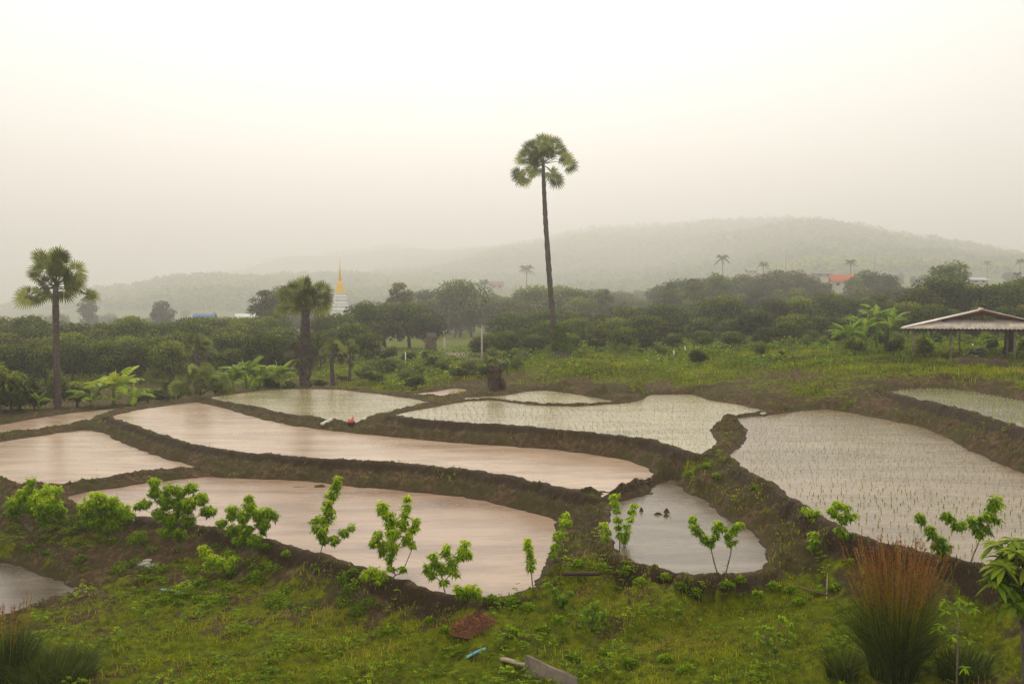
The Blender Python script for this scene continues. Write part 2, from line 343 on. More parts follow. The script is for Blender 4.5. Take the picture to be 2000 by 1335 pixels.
def far_h(X, Y0):
    Y = STi(Y0); k = Y0/np.maximum(Y, 1); X = X/k
    Yc = np.clip(Y, FDd[0], FDd[-1]-1e-3); u = np.clip(1000+FPX*X/np.maximum(Y, 1), FX[0], FX[-1]-1e-3)
    i = np.clip(np.searchsorted(FDd, Yc, side="right")-1, 0, len(FDd)-2); j = np.clip(np.searchsorted(FX, u, side="right")-1, 0, len(FX)-2)
    t = smooth_i((Yc-FDd[i])/(FDd[i+1]-FDd[i])); s = smooth_i((u-FX[j])/(FX[j+1]-FX[j]))
    z = (FZ[i, j]*(1-s)+FZ[i, j+1]*s)*(1-t)+(FZ[i+1, j]*(1-s)+FZ[i+1, j+1]*s)*t
    amp = np.clip((Y-150)/500, 0, 1)
    z = z + fbm(X/90, Y/90, 4)*16*amp*np.clip(z/20, .1, 1) + fbm(X/12, Y/12, 3)*.8*np.clip((Y-90)/60, 0, 1)
    return CZ+(z-CZ)*k
ucol = np.concatenate([-np.geomspace(1.15, .62, 40)[:-1], np.linspace(-.62, .62, 1180), np.geomspace(.62, 1.15, 40)[1:]])
yrow = [4.0]
while yrow[-1] < 5000:
    y = yrow[-1]; yrow.append(y + (1.0 if y < 17 else .10 if y < 42 else .14 if y < 70 else .2 if y < 95 else .4 if y < 125 else (y*.006 if y < 400 else y*.012)))
yrow = np.array(yrow); NR, NC = len(yrow), len(ucol)
GX = ucol[None, :]*(yrow[:, None]+22); GX = np.clip(GX, -4400, 4400)
GY = np.repeat(yrow[:, None], NC, 1)
print("terrain grid", NR, NC)
hn = np.full(GX.shape, np.nan); gn = np.full(GX.shape, .9)
for a, b, c in tri:
    P = dv[[a, b, c]]; x0, y0 = P.min(0); x1, y1 = P.max(0)
    r0, r1 = np.searchsorted(yrow, y0), np.searchsorted(yrow, y1, side="right")
    if r1 <= r0: continue
    yl = yrow[r0:r1]+22
    ua = min(x0/yl[0], x0/yl[-1]); ub = max(x1/yl[0], x1/yl[-1])
    c0, c1 = np.searchsorted(ucol, ua-.002), np.searchsorted(ucol, ub+.002, side="right")
    if c1 <= c0: continue
    X = GX[r0:r1, c0:c1]; Y = GY[r0:r1, c0:c1]
    den = (P[1, 1]-P[2, 1])*(P[0, 0]-P[2, 0])+(P[2, 0]-P[1, 0])*(P[0, 1]-P[2, 1])
    if abs(den) < 1e-12: continue
    l0 = ((P[1, 1]-P[2, 1])*(X-P[2, 0])+(P[2, 0]-P[1, 0])*(Y-P[2, 1]))/den
    l1 = ((P[2, 1]-P[0, 1])*(X-P[2, 0])+(P[0, 0]-P[2, 0])*(Y-P[2, 1]))/den
    l2 = 1-l0-l1; m = (l0 >= -1e-6) & (l1 >= -1e-6) & (l2 >= -1e-6)
    hn[r0:r1, c0:c1][m] = (l0*dz[a]+l1*dz[b]+l2*dz[c])[m]; gn[r0:r1, c0:c1][m] = (l0*dg[a]+l1*dg[b]+l2*dg[c])[m]
fh = far_h(GX, GY)
w = np.clip((GY-96)/22, 0, 1); w = w*w*(3-2*w)
hn = np.where(np.isnan(hn), fh, hn); H = hn*(1-w)+fh*w
GN15 = np.clip(gn, 0, 2); gn = gn*(1-w)+(.9+0*w)*w
# distance to the nearest pond
D = np.full(GX.shape, 9.0); INS = np.zeros(GX.shape, bool); LV = np.zeros(GX.shape)
for k, W in WP.items():
    x0, y0 = W.min(0)-3; x1, y1 = W.max(0)+3
    r0, r1 = np.searchsorted(yrow, y0), np.searchsorted(yrow, y1)
    yl = yrow[r0:r1]+22; c0 = np.searchsorted(ucol, min(x0/yl[0], x0/yl[-1])); c1 = np.searchsorted(ucol, max(x1/yl[0], x1/yl[-1]))
    sl = (slice(r0, r1), slice(c0, c1))
    d, ins = seg_dist(GX[sl], GY[sl], W)
    nearer = ins | (~INS[sl] & (d < D[sl]))
    D[sl] = np.where(ins, -d, np.where(nearer, d, D[sl])); LV[sl] = np.where(nearer, PONDS[k][0], LV[sl]); INS[sl] |= ins
# clods and slumps on the bare banks, finer bumps on the lawn
bank = np.clip(D/.35, 0, 1)*np.clip((130-GY)/40, 0, 1)
mud = np.clip(1.2-gn*1.3, 0, 1)
n1 = fbm(GX*.9, GY*.9, 3); n2 = fbm(GX*4.2+9, GY*4.2, 3); n3 = fbm(GX*11+3, GY*11, 2)
rut = 1-np.abs(fbm(GX*1.7+50, GY*1.7, 3))*2.6
n4 = np.abs(fbm(GX*6.5+13, GY*6.5+5, 3)); H = H + bank*(n1*.36 + (n2*.26 + n3*.13+n4*.18)*(.4+.6*mud)*np.clip(1.3-GY/120, .3, 1) + rut*.05*mud)
rimn = .5+vnoise(GX*1.1+70, GY*1.1)
H = H + .11*rimn*np.exp(-((D-.3)/.26)**2)*(D > 0)
LIP = .03+.10*(vnoise(GX*2.3, GY*2.3+11)-.35)+n2*.10
edge = np.where(D > 0, LV+LIP*np.clip(1-D/.35, 0, 1)+(H-LV)*np.clip(D/.35, 0, 1), LV+LIP-np.clip(-D/.30, 0, 1)*.32)
H = np.where(D < .35, edge, H)
# mud bars just under and over the water
def bar(px, py, z, rx, ry, h, ang=0):
    global H
    p = on_z(px, py, z); c, s = math.cos(ang), math.sin(ang)
    dx, dy = GX-p[0], GY-p[1]; a = (dx*c+dy*s)/rx; b = (-dx*s+dy*c)/ry
    q = np.exp(-(a*a+b*b)*1.2); m = (D < 0) & (q > .02)
    H = np.where(m, np.maximum(H, H+q*h+n2*.1*q), H)
bar(1240,948,.92,1.7,1.3,.33); bar(1180,962,.92,1.8,.8,.30,.3)
bar(1285,1004,.65,.35,.12,.42); bar(1302,1000,.65,.2,.15,.42); bar(1301,1008,.65,.2,.1,.42); bar(1252,998,.65,.15,.1,.4)
bar(620,950,0,2.6,.4,.30); bar(990,1010,0,1.2,.4,.31,-.4)
def ground_z(x, y):
    y = float(np.clip(y, yrow[0], yrow[-2])); r = int(np.clip(np.searchsorted(yrow, y)-1, 0, NR-2)); t = (y-yrow[r])/(yrow[r+1]-yrow[r])
    u = x/(y+22); c = int(np.clip(np.searchsorted(ucol, u)-1, 0, NC-2)); s = (u-ucol[c])/(ucol[c+1]-ucol[c])
    return float((H[r, c]*(1-s)+H[r, c+1]*s)*(1-t)+(H[r+1, c]*(1-s)+H[r+1, c+1]*s)*t)
def sample(A, x, y):
    r = np.clip(np.searchsorted(yrow, y)-1, 0, NR-2); t = (y-yrow[r])/(yrow[r+1]-yrow[r])
    u = x/(y+22); c = np.clip(np.searchsorted(ucol, u)-1, 0, NC-2); s = (u-ucol[c])/(ucol[c+1]-ucol[c])
    return (A[r, c]*(1-s)+A[r, c+1]*s)*(1-t)+(A[r+1, c]*(1-s)+A[r+1, c+1]*s)*t
def hit(px, py):
    d = ray(px, py); lo = 6/d[1]; t = lo
    while t < 4900:
        p = np.array([0, 0, CZ])+d*t; 
        if p[2] < ground_z(p[0], p[1]): break
        t *= 1.004
    return np.array([p[0], p[1], ground_z(p[0], p[1])])
V = np.stack([GX, GY, H], -1).reshape(-1, 3)
i = np.arange(NR-1)[:, None]*NC; j = np.arange(NC-1)[None]
Q = np.stack([i+j, i+j+1, i+NC+j+1, i+NC+j], -1).reshape(-1, 4)
m, nt, out = new_mat("soil_and_grass")
tc = nd(nt, "ShaderNodeTexCoord"); ob = tc.outputs["Object"]
ga = nd(nt, "ShaderNodeAttribute", attribute_name="grass").outputs["Fac"]
wa = nd(nt, "ShaderNodeAttribute", attribute_name="wet").outputs["Fac"]
na = noise_tex(nt, .55, 6, .6, ob); nb = noise_tex(nt, 3.2, 5, .65, ob); nc = noise_tex(nt, 14, 4, .7, ob)
mudc = ramp(nt, [(.3, (.036, .020, .007)), (.5, (.110, .067, .028)), (.7, (.24, .158, .078))], nb.outputs[0])
mud2 = mix_c(nt, math_n(nt, "MULTIPLY", nc.outputs[0], .55), mudc.outputs[0], (.115, .08, .045))
alg = mix_c(nt, math_n(nt, "MULTIPLY", math_n(nt, "GREATER_THAN", math_n(nt, "ADD", na.outputs[0], math_n(nt, "MULTIPLY", nc.outputs[0], .25)), .60), .65), mud2, (.068, .064, .018))
grc = ramp(nt, [(.3, (.045, .055, .002)), (.5, (.12, .14, .003)), (.7, (.22, .225, .005))], nb.outputs[0])
gmask = math_n(nt, "ADD", ga, math_n(nt, "MULTIPLY", math_n(nt, "SUBTRACT", math_n(nt, "ADD", math_n(nt, "MULTIPLY", na.outputs[0], .8), math_n(nt, "MULTIPLY", nb.outputs[0], .6)), .72), 2.4))
gm = ramp(nt, [(.42, (0, 0, 0)), (.62, (1, 1, 1))], gmask)
colr = mix_c(nt, gm.outputs[0], alg, grc.outputs[0])
colw = mix_c(nt, wa, colr, (.05, .03, .015))
p = nd(nt, "ShaderNodeBsdfPrincipled"); nt.links.new(colw, p.inputs["Base Color"])
nt.links.new(math_n(nt, "SUBTRACT", .9, math_n(nt, "MULTIPLY", wa, .25)), p.inputs["Roughness"])
p.inputs["Specular IOR Level"].default_value = .08
b = nd(nt, "ShaderNodeBump"); b.inputs["Strength"].default_value = .9; b.inputs["Distance"].default_value = .12
nt.links.new(math_n(nt, "ADD", nc.outputs[0], nb.outputs[0]), b.inputs["Height"]); nt.links.new(b.outputs[0], p.inputs["Normal"])
nt.links.new(p.outputs[0], out.inputs[0])
M_ground = m
wet = np.clip(1-(H-LV)/.07, 0, 1)*(np.abs(D) < .7)
tag(link("ground", mesh_from("ground", V, Q, None, [M_ground], None, {"grass": gn.ravel(), "wet": wet.ravel()}, smooth=True)), kind="structure")
# ------------------------------------------------------------------ muddy water
def water_mat(name, c1, c2, bump=.02):
    m, nt, out = new_mat(name)
    tc = nd(nt, "ShaderNodeTexCoord"); ob = tc.outputs["Object"]
    mp = nd(nt, "ShaderNodeMapping"); mp.inputs["Scale"].default_value = (.5, 1.6, 1); nt.links.new(ob, mp.inputs[0])
    n = noise_tex(nt, .35, 5, .6, mp.outputs[0], .6); n2 = noise_tex(nt, 2.2, 4, .6, mp.outputs[0])
    f = math_n(nt, "ADD", math_n(nt, "MULTIPLY", n.outputs[0], .75), math_n(nt, "MULTIPLY", n2.outputs[0], .25))
    r = ramp(nt, [(.34, tuple(v*.72 for v in c1)), (.45, c1), (.58, c2)], f)
    # thin streaks of floating scum
    n3 = noise_tex(nt, 5.5, 6, .7, mp.outputs[0], .8); n4 = noise_tex(nt, .22, 2, .5, ob)
    sc_ = ramp(nt, [(.60, (0, 0, 0)), (.68, (1, 1, 1))], math_n(nt, "ADD", n3.outputs[0], math_n(nt, "MULTIPLY", math_n(nt, "SUBTRACT", n4.outputs[0], .5), .5)))
    c = mix_c(nt, math_n(nt, "MULTIPLY", sc_.outputs[0], .5), r.outputs[0], (.12, .08, .05))
    p = nd(nt, "ShaderNodeBsdfPrincipled"); nt.links.new(c, p.inputs["Base Color"])
    p.inputs["IOR"].default_value = 1.33
    nt.links.new(math_n(nt, "ADD", math_n(nt, "MULTIPLY", sc_.outputs[0], .25), .17), p.inputs["Roughness"])
    b = nd(nt, "ShaderNodeBump"); b.inputs["Strength"].default_value = .4; b.inputs["Distance"].default_value = bump
    w1 = noise_tex(nt, 9, 4, .7, ob, .4); nt.links.new(w1.outputs[0], b.inputs["Height"]); nt.links.new(b.outputs[0], p.inputs["Normal"])
    nt.links.new(p.outputs[0], out.inputs[0]); return m
W_pink = water_mat("muddy_water", (.47, .325, .205), (.60, .425, .275))
W_front = water_mat("muddy_water_front", (.34, .22, .14), (.46, .31, .20))
W_rice = water_mat("rice_water", (.35, .28, .15), (.45, .365, .20))
W_grey = water_mat("grey_water", (.16, .125, .08), (.23, .185, .125))
W_r1 = water_mat("rice_water_large", (.22, .155, .085), (.31, .225, .13)); W_dark = water_mat("dark_water", (.11, .085, .06), (.17, .13, .09))
wm = dict(P1=W_pink, P2=W_pink, P3=W_pink, P4=W_front, P5=W_grey, U1=W_rice, U2=W_rice, U3=W_rice, U4=W_pink, R1=W_r1, R2=W_grey, LL=W_dark)
from mathutils.geometry import tessellate_polygon
for k, Wq in WP.items():
    z = PONDS[k][0]
    c = Wq.mean(0); nrm = np.roll(Wq, -1, 0)-np.roll(Wq, 1, 0); nrm = np.stack([nrm[:, 1], -nrm[:, 0]], 1); nrm /= np.linalg.norm(nrm, axis=1)[:, None]+1e-9
    area = np.sum(Wq[:, 0]*np.roll(Wq[:, 1], -1)-np.roll(Wq[:, 0], -1)*Wq[:, 1])
    if area < 0: nrm = -nrm
    P = Wq+nrm*.06
    tr = tessellate_polygon([[Vector((x, y, 0)) for x, y in P]])
    tr = [t if (P[t[1]][0]-P[t[0]][0])*(P[t[2]][1]-P[t[0]][1])-(P[t[1]][1]-P[t[0]][1])*(P[t[2]][0]-P[t[0]][0]) > 0 else t[::-1] for t in tr]
    tag(link("water", mesh_from("water", np.c_[P, np.full(len(P), z)], None, tr, [wm[k]])), kind="structure")
# small stream feeding the lower pond
# ------------------------------------------------------------------ overcast daylight
SUN_EL, SUN_AZ = 40, -4      # behind the cloud, ahead of the camera and a little left
w = bpy.data.worlds.new("World"); sc.world = w; w.use_nodes = True
nt = w.node_tree; nt.nodes.clear()
out = nt.nodes.new("ShaderNodeOutputWorld"); bg = nt.nodes.new("ShaderNodeBackground"); bg.inputs[1].default_value = .1
sky = nt.nodes.new("ShaderNodeTexSky"); sky.sky_type = "NISHITA"; sky.sun_disc = False
sky.sun_elevation = R(SUN_EL); sky.sun_rotation = R(SUN_AZ); sky.air_density = 2; sky.dust_density = 6
tc = nt.nodes.new("ShaderNodeTexCoord"); sx = nt.nodes.new("ShaderNodeSeparateXYZ"); nt.links.new(tc.outputs["Generated"], sx.inputs[0])
elev = sx.outputs[2]
cl = ramp(nt, [(0, (.98, .925, .865)), (.10, (1.03, .985, .935)), (.22, (1.01, .985, .955)), (.5, (.97, .96, .95)), (1, (.96, .955, .95))], elev)
nz = noise_tex(nt, 1.6, 4, .5, tc.outputs["Generated"])
dp = nt.nodes.new("ShaderNodeVectorMath"); dp.operation = "DOT_PRODUCT"; nt.links.new(tc.outputs["Generated"], dp.inputs[0])
dp.inputs[1].default_value = (math.sin(R(-4))*math.cos(R(22)), math.cos(R(-4))*math.cos(R(22)), math.sin(R(22)))
lobe = ramp(nt, [(0, (.80,)*3), (.70, (.78,)*3), (.86, (.86,)*3), (.95, (1.02,)*3), (1, (1.12,)*3)], dp.outputs["Value"])   # the sun behind the cloud
mul = nt.nodes.new("ShaderNodeVectorMath"); mul.operation = "SCALE"; nt.links.new(cl.outputs[0], mul.inputs[0])
nt.links.new(math_n(nt, "MULTIPLY", math_n(nt, "ADD", math_n(nt, "MULTIPLY", nz.outputs[0], 1.6), WORLD_K), lobe.outputs[0]), mul.inputs[3])
mxw = mix_c(nt, .9, sky.outputs[0], mul.outputs[0])
nt.links.new(mxw, bg.inputs[0]); nt.links.new(bg.outputs[0], out.inputs[0])
sl = bpy.data.lights.new("sun", "SUN"); sl.energy = 1.1; sl.angle = R(25); sl.color = (1, .95, .87)
so = bpy.data.objects.new("sun", sl); COL.objects.link(so)
az = R(SUN_AZ); el = R(SUN_EL)
dirv = Vector((math.sin(-az)*-1*math.cos(el)*1.0, math.cos(az)*math.cos(el), math.sin(el)))
so.rotation_euler = dirv.to_track_quat("Z", "Y").to_euler()
# ------------------------------------------------------------------ rain haze
m, nt, out = new_mat("rain_haze")
pv = nt.nodes.new("ShaderNodeVolumePrincipled"); pv.inputs["Color"].default_value = (HAZE_COL[0], HAZE_COL[1], HAZE_COL[2], 1); pv.inputs["Density"].default_value = HAZE_D
pv.inputs["Anisotropy"].default_value = HAZE_G
nt.links.new(pv.outputs[0], out.inputs["Volume"])
hb = MB(); hb.box((0, 2510, 188), (4450, 2610, 198))
ho = hb.build("haze", m); tag(ho, kind="stuff")
sc.cycles.volume_bounces = VB; sc.cycles.max_bounces = 8; sc.cycles.diffuse_bounces = 3; sc.cycles.transmission_bounces = 4
sc.cycles.use_denoising = True; sc.cycles.denoising_prefilter = "NONE"
sc.view_settings.view_transform = "Standard"; sc.view_settings.look = "None"; sc.view_settings.exposure = EXPO; sc.view_settings.gamma = 1
# ------------------------------------------------------------------ prototypes
def crown_mesh(name, rx, ry, rz, nblob, per, L, mat, base=.0, lean=0, top_light=.25, open_=0.0, seed=0):
    global RNG
    RNG = np.random.default_rng(100+seed)
    mb = MB()
    d = rand_dir(nblob*3); d = d[d[:, 2] > -.8][:nblob]; n = len(d)
    rad = (RNG.random(n)**.35)*(.93-open_*.2)
    C = d*rad[:, None]*np.array([rx, ry, rz]); br = (.22+.20*RNG.random(n))*min(rx, ry, rz*1.2)*(1-open_*.25)
    C *= (1-br/max(rx, rz)*.6)[:, None]
    C[:, 2] += base
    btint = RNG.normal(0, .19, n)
    for c, r, bt in zip(C, br, btint):
        q = rand_dir(per); q[:, 2] = q[:, 2]*.85+.2; q = unit(q)
        P = c+q*r*(.55+.5*RNG.random((per, 1)))*np.array([1.15, 1.15, .75])
        Dv = q*.8+RNG.normal(0, .45, (per, 3)); Dv[:, 2] -= .25
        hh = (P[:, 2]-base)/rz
        add_leaves(mb, P, Dv, L*(.7+.6*RNG.random(per)), L*.42, np.clip(.36+bt+top_light*np.clip(hh, -.3, 1)*RNG.random(per)+.24*q[:, 2]+RNG.normal(0, .1, per), 0, 1))  # clump highlights put into the leaf tint: paler towards clump and crown tops
    return mb.mesh(name, mat)
def trunk_mesh(name, h, r, rx, rz, base, n=5, seed=0, mat=None):
    global RNG
    RNG = np.random.default_rng(300+seed); mb = MB()
    top = base
    mb.tube([[0, 0, -.4], [.03*h, 0, h*.3], [0, .04*h, top]], [r*1.3, r, r*.6], 7, jit=.12)
    for k in range(n):
        a = k*2*math.pi/n+RNG.random(); e = .45+.4*RNG.random()
        p0 = np.array([0, .04*h, top*(.55+.4*RNG.random())]); p1 = p0+np.array([math.cos(a)*rx*.45, math.sin(a)*rx*.45, rz*.35*e+.2]); p2 = p1+np.array([math.cos(a)*rx*.3, math.sin(a)*rx*.3, rz*.4*e])
        mb.tube([p0, p1, p2], [r*.55, r*.35, r*.12], 5)
    return mb.mesh(name, mat or M_bark, True)
PROTO = {}
def proto(key, h, w, mat, nblob=40, per=95, L=.42, th=.28, rfrac=.62, **k):
    # unit tree: height h, crown width w
    rz = h*(1-th)*.5*1.06; base = h-rz*.96; rx = w/2
    sd = len(PROTO)
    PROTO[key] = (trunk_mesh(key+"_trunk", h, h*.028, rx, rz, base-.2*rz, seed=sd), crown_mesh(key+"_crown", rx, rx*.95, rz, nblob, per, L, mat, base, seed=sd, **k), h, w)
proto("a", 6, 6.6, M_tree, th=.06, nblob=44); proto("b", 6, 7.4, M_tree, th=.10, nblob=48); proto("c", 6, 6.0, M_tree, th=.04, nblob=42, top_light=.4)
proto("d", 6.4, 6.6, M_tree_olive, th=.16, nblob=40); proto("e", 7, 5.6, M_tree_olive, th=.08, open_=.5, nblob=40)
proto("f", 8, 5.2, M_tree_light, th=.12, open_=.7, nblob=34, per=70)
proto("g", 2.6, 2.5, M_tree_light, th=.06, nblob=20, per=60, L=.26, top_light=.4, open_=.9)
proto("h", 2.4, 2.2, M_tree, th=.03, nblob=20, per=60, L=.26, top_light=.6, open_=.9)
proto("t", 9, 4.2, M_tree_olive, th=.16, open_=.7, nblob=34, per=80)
RNG = np.random.default_rng(11)
def tree(key, px, top, Y, label, cat="tree", group=None, name="tree", wf=None, base=None):
    """px: image column of the crown, top: image row of its top, Y: distance"""
    tr, cr, h, w = PROTO[key]; Y = float(ST(Y))
    p = on_y(px, top, Y); gz = ground_z(p[0], Y)-.05
    s = max(.25, (p[2]-gz)/h)
    sw = s if wf is None else wf*s
    o = empty(name, (p[0], Y, gz), label, cat, group, RNG.random()*6.28, (sw, sw, s))
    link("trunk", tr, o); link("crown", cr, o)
    return o
# fan palm frond: petiole from A to C, blade radius r
def fan(hub, C, r, seg=22, spread=4.2, tint=.45, mb=None, droop=.16, pet=.035, cup=.12):
    mb = mb or MB()
    hub = np.array(hub, float); C = np.array(C, float)
    A = unit(C-hub+np.array([0, 0, -.15*r])); C = C-A*r*.38
    v0 = np.array([0, 1., 0])*RNG.choice([-1, 1])+RNG.normal(0, .6, 3); side = unit(np.cross(A, v0)); N = np.cross(side, A)
    midp = (hub+C)/2+np.array([0, 0, .12*np.linalg.norm(C-hub)])
    mb.tube([hub, midp, C], [pet*1.4, pet, pet*.7], 4, tint=.55)
    a = (np.arange(seg)/(seg-1)-.5)*spread + RNG.normal(0, .015, seg)
    half = spread/seg*.53
    V = []; T = []; Q = []; tt = []
    for k, ak in enumerate(a):
        rr = r*(1-.22*abs(ak/spread*2)**2)*(.92+.16*RNG.random())
        def pt(ang, q, off=0):
            v = (A*math.cos(ang)+side*math.sin(ang))*q
            v = v+N*(off+cup*abs(math.sin(ang))*q*.6)
            v[2] -= droop*q*q/r*(.6+.4*RNG.random() if q > .8*r else .8)
            return C+v
        zg = .012*r
        n = len(V)
        V += [pt(ak, .04*r), pt(ak-half, rr*.5, zg), pt(ak, rr*.52, -zg), pt(ak+half, rr*.5, zg), pt(ak-half*.55, rr*.74), pt(ak+half*.55, rr*.74), pt(ak, rr)]
        T += [[n, n+1, n+2], [n, n+2, n+3], [n+4, n+6, n+5]]; Q += [[n+1, n+4, n+5, n+3]]
        tt += [tint-.1, tint, tint-.15, tint, tint+.1, tint+.1, tint+.28]
    mb.add(V, Q, T, np.array(tt)+RNG.normal(0, .05, len(tt))+RNG.normal(0, .12))
    return mb
def sugar_palm(trunk_px, Y, radii, hub_px, fans, r, label, extra_back=10, dry=(), root=0, name="sugar_palm", droop=.16, trunk_tint=.5):
    """trunk_px: list of (px,py) top->base on the plane at distance Y; fans: list of (px,py) blade centres"""
    global RNG; RNG = np.random.default_rng(int(hub_px[0]*7+3)); P = [on_y(hub_px[0], hub_px[1]-3, Y)]+[on_y(x, y, Y) for x, y in trunk_px]; radii = [radii[0]*.7]+list(radii)
    b = P[-1]; bz = ground_z(b[0], Y); 
    o = empty(name, (b[0], Y, bz), label, "palm tree")
    off = np.array([b[0], Y, bz])
    P = np.array(P)[::-1]-off; P = np.vstack([[P[0][0], 0, -.5], P]) if P[0][2] > -.4 else P
    rr = np.array(radii)[::-1]; rr = np.r_[rr[0]*1.05, rr] if len(P) > len(rr) else rr
    # resample
    t = np.linspace(0, len(P)-1, 90); k = np.clip(t.astype(int), 0, len(P)-2); f = (t-k)[:, None]
    PP = P[k]*(1-f)+P[k+1]*f; RR = rr[k]*(1-f[:, 0])+rr[k+1]*f[:, 0]
    for _ in range(6): PP[1:-1] = (PP[:-2]+PP[2:])/2*.5+PP[1:-1]*.5
    RR = RR*(1+.06*np.sin(np.arange(90)*1.9)+RNG.normal(0, .03, 90))
    mb = MB(); mb.tube(PP, RR, 12, jit=.07); mb.build("trunk", M_palmtrunk, o, True)
    hub = on_y(*hub_px, Y)-off
    for fx, fy in fans:
        c = on_y(fx, fy, Y)-off; dy = RNG.uniform(-.9, .9)*r*1.1; c = c+np.array([0, dy, 0])
        fan(hub+np.array([0, 0, RNG.uniform(-.2, .2)]), c, r*RNG.uniform(.9, 1.1), tint=RNG.uniform(.4, .8), droop=droop).build("frond", M_palm, o)
    for k in range(extra_back):
        a = RNG.uniform(0, 6.28); e = RNG.uniform(.15, 1.3)
        c = hub+np.array([math.cos(a)*math.cos(e), math.sin(a)*math.cos(e), math.sin(e)])*r*RNG.uniform(1.0, 1.5)
        fan(hub, c, r*RNG.uniform(.85, 1.05), tint=RNG.uniform(.25, .5), droop=droop).build("frond", M_palm, o)
    for fx, fy in dry:
        c = on_y(fx, fy, Y)-off; c[1] += RNG.uniform(-.5, .5)
        fan(hub+np.array([0, 0, c[2]-hub[2]+.6]), c, r*RNG.uniform(.6, .8), tint=RNG.uniform(.2, .6), droop=.9).build("dry_frond", M_palmdry, o)
    return o, off
# ---- the tall palm
PALM_Y = hit(1100, 700)[1]
o, off = sugar_palm([(1061, 330), (1063, 380), (1066, 440), (1071, 510), (1076, 580), (1082, 640), (1090, 680), (1101, 704)], PALM_Y, [.20, .24, .26, .28, .29, .36, .75, 1.6], (1061, 322),
    [(1030, 284), (1042, 274), (1058, 269), (1072, 270), (1088, 275), (1100, 286), (1022, 293), (1050, 288), (1075, 290), (1016, 304), (1038, 307), (1024, 311), (1102, 302), (1112, 311), (1120, 322), (1088, 350), (1080, 342), (1006, 342), (1013, 350), (1020, 354), (1033, 336), (1038, 344), (1047, 330), (1090, 356), (1064, 284)],
    1.2, "tall slender sugar palm on a leaning trunk wrapped in creeper at its foot", 9)
vb = MB(); n = 3800
t = RNG.random(n)**1.3; ang = RNG.random(n)*6.28
bx = -.9*t+.1; rad = 1.25*(1-t)**1.15+.40
P = np.stack([bx*1.0+rad*np.cos(ang)+.75*(1-t)**3, rad*.7*np.sin(ang), 3.9*t-.2+0*ang], 1)
add_leaves(vb, P, np.stack([np.cos(ang), np.sin(ang), -.5+0*ang], 1)+RNG.normal(0, .4, (n, 3)), .26, .14, RNG.random(n)*.6)
vb.build("creeper", M_weed, o)
rb = MB()
for k in range(16):
    a = k*.4+RNG.random()*.3; L = RNG.uniform(.8, 1.9)
    rb.tube([[-.35, 0, RNG.uniform(.9, 2.4)], [-.2+math.cos(a)*L*.4, math.sin(a)*L*.4, RNG.uniform(.5, .9)], [math.cos(a)*L*.9, math.sin(a)*L*.6, -.25]], [.16, .18, .10], 6, jit=.2)
rb.build("root", M_palmtrunk, o)
# ---- the palm at the left
sugar_palm([(109, 566), (109, 600), (110, 650), (111, 712), (113, 800)], 78, [.20, .25, .24, .25, .30], (109, 560),
    [(75, 505), (88, 497), (100, 492), (118, 492), (130, 498), (70, 520), (84, 522), (105, 510), (124, 512), (68, 536), (157, 522), (150, 540), (150, 552), (165, 572), (174, 577), (60, 570), (45, 577), (50, 585), (82, 586), (92, 578), (128, 574), (136, 556), (112, 526), (92, 535)],
    1.12, "sugar palm with a round crown on a straight dark trunk, far left", 6)
# ---- the stout palm in front of the stupa
o, off = sugar_palm([(596, 612), (596, 640), (596, 700), (597, 757)], 90, [.25, .28, .34, .46], (596, 604),
    [(565, 560), (578, 552), (592, 548), (606, 548), (620, 554), (634, 562), (556, 575), (572, 575), (590, 568), (608, 566), (625, 576), (640, 582), (636, 598), (622, 600), (552, 592), (565, 598), (550, 604), (580, 598), (604, 590), (590, 585)],
    1.15, "stout sugar palm with a shaggy trunk behind the rice pond", 4, dry=[(574, 676), (564, 686), (576, 696), (570, 706), (582, 714), (610, 700)])
sb = MB()
for k in range(420):
    z = RNG.uniform(-.2, 7.0); a = RNG.random()*6.28; r0 = .25+.16*(1-z/6.6)
    p = np.array([r0*math.cos(a)+.0, r0*math.sin(a), z]); q = p+np.array([math.cos(a)*.18, math.sin(a)*.18, .3])
    sb.tube([p, q], [.07, .02], 4, tint=RNG.random())
sb.build("leaf_stub", M_palmtrunk, o)["kind"] = "stuff"
# smaller palms with brown skirts
sugar_palm([(650, 690), (648, 715), (650, 738)], 97, [.16, .2, .24], (650, 682), [(636, 670), (650, 664), (664, 670), (672, 682), (628, 684), (643, 678), (658, 676)], .8, "short bushy palm with hanging brown leaves right of the stout palm", 3,
    dry=[(630, 698), (642, 704), (668, 700), (676, 692)])
sugar_palm([(684, 700), (683, 740)], 100, [.12, .15], (684, 688), [(672, 672), (684, 666), (696, 674), (690, 684)], .7, "thin short palm beside the bushy palm", 2, dry=[(688, 712), (680, 706)])
sugar_palm([(383, 690), (384, 735)], 96, [.2, .24], (383, 680), [(365, 668), (378, 662), (392, 660), (405, 668), (360, 682), (372, 676), (398, 680), (412, 684), (388, 672)], .9, "brownish fan palm rising from the orchard edge", 3, dry=[(405, 690), (366, 696), (398, 700)])
def palm_shrub(px, base_py, Y, r, n, label, h=1.2, group=None):
    p = on_y(px, base_py, Y); z = ground_z(p[0], Y)
    o = empty("fan_palm_shrub", (p[0], Y, z), label, "palm shrub", group)
    for k in range(n):
        a = RNG.random()*6.28; e = RNG.uniform(.3, 1.4)
        fan([0, 0, .2], np.array([math.cos(a)*math.cos(e), math.sin(a)*math.cos(e), math.sin(e)])*h*RNG.uniform(.8, 1.25), r, tint=RNG.uniform(.3, .75), droop=.3).build("frond", M_palm, o)
palm_shrub(392, 780, 82, .85, 20, "large olive fan palm shrub behind the left rim of the ponds", 2.3)
palm_shrub(350, 780, 84, .7, 9, "dark fan palm shrub left of the olive one", 1.5)
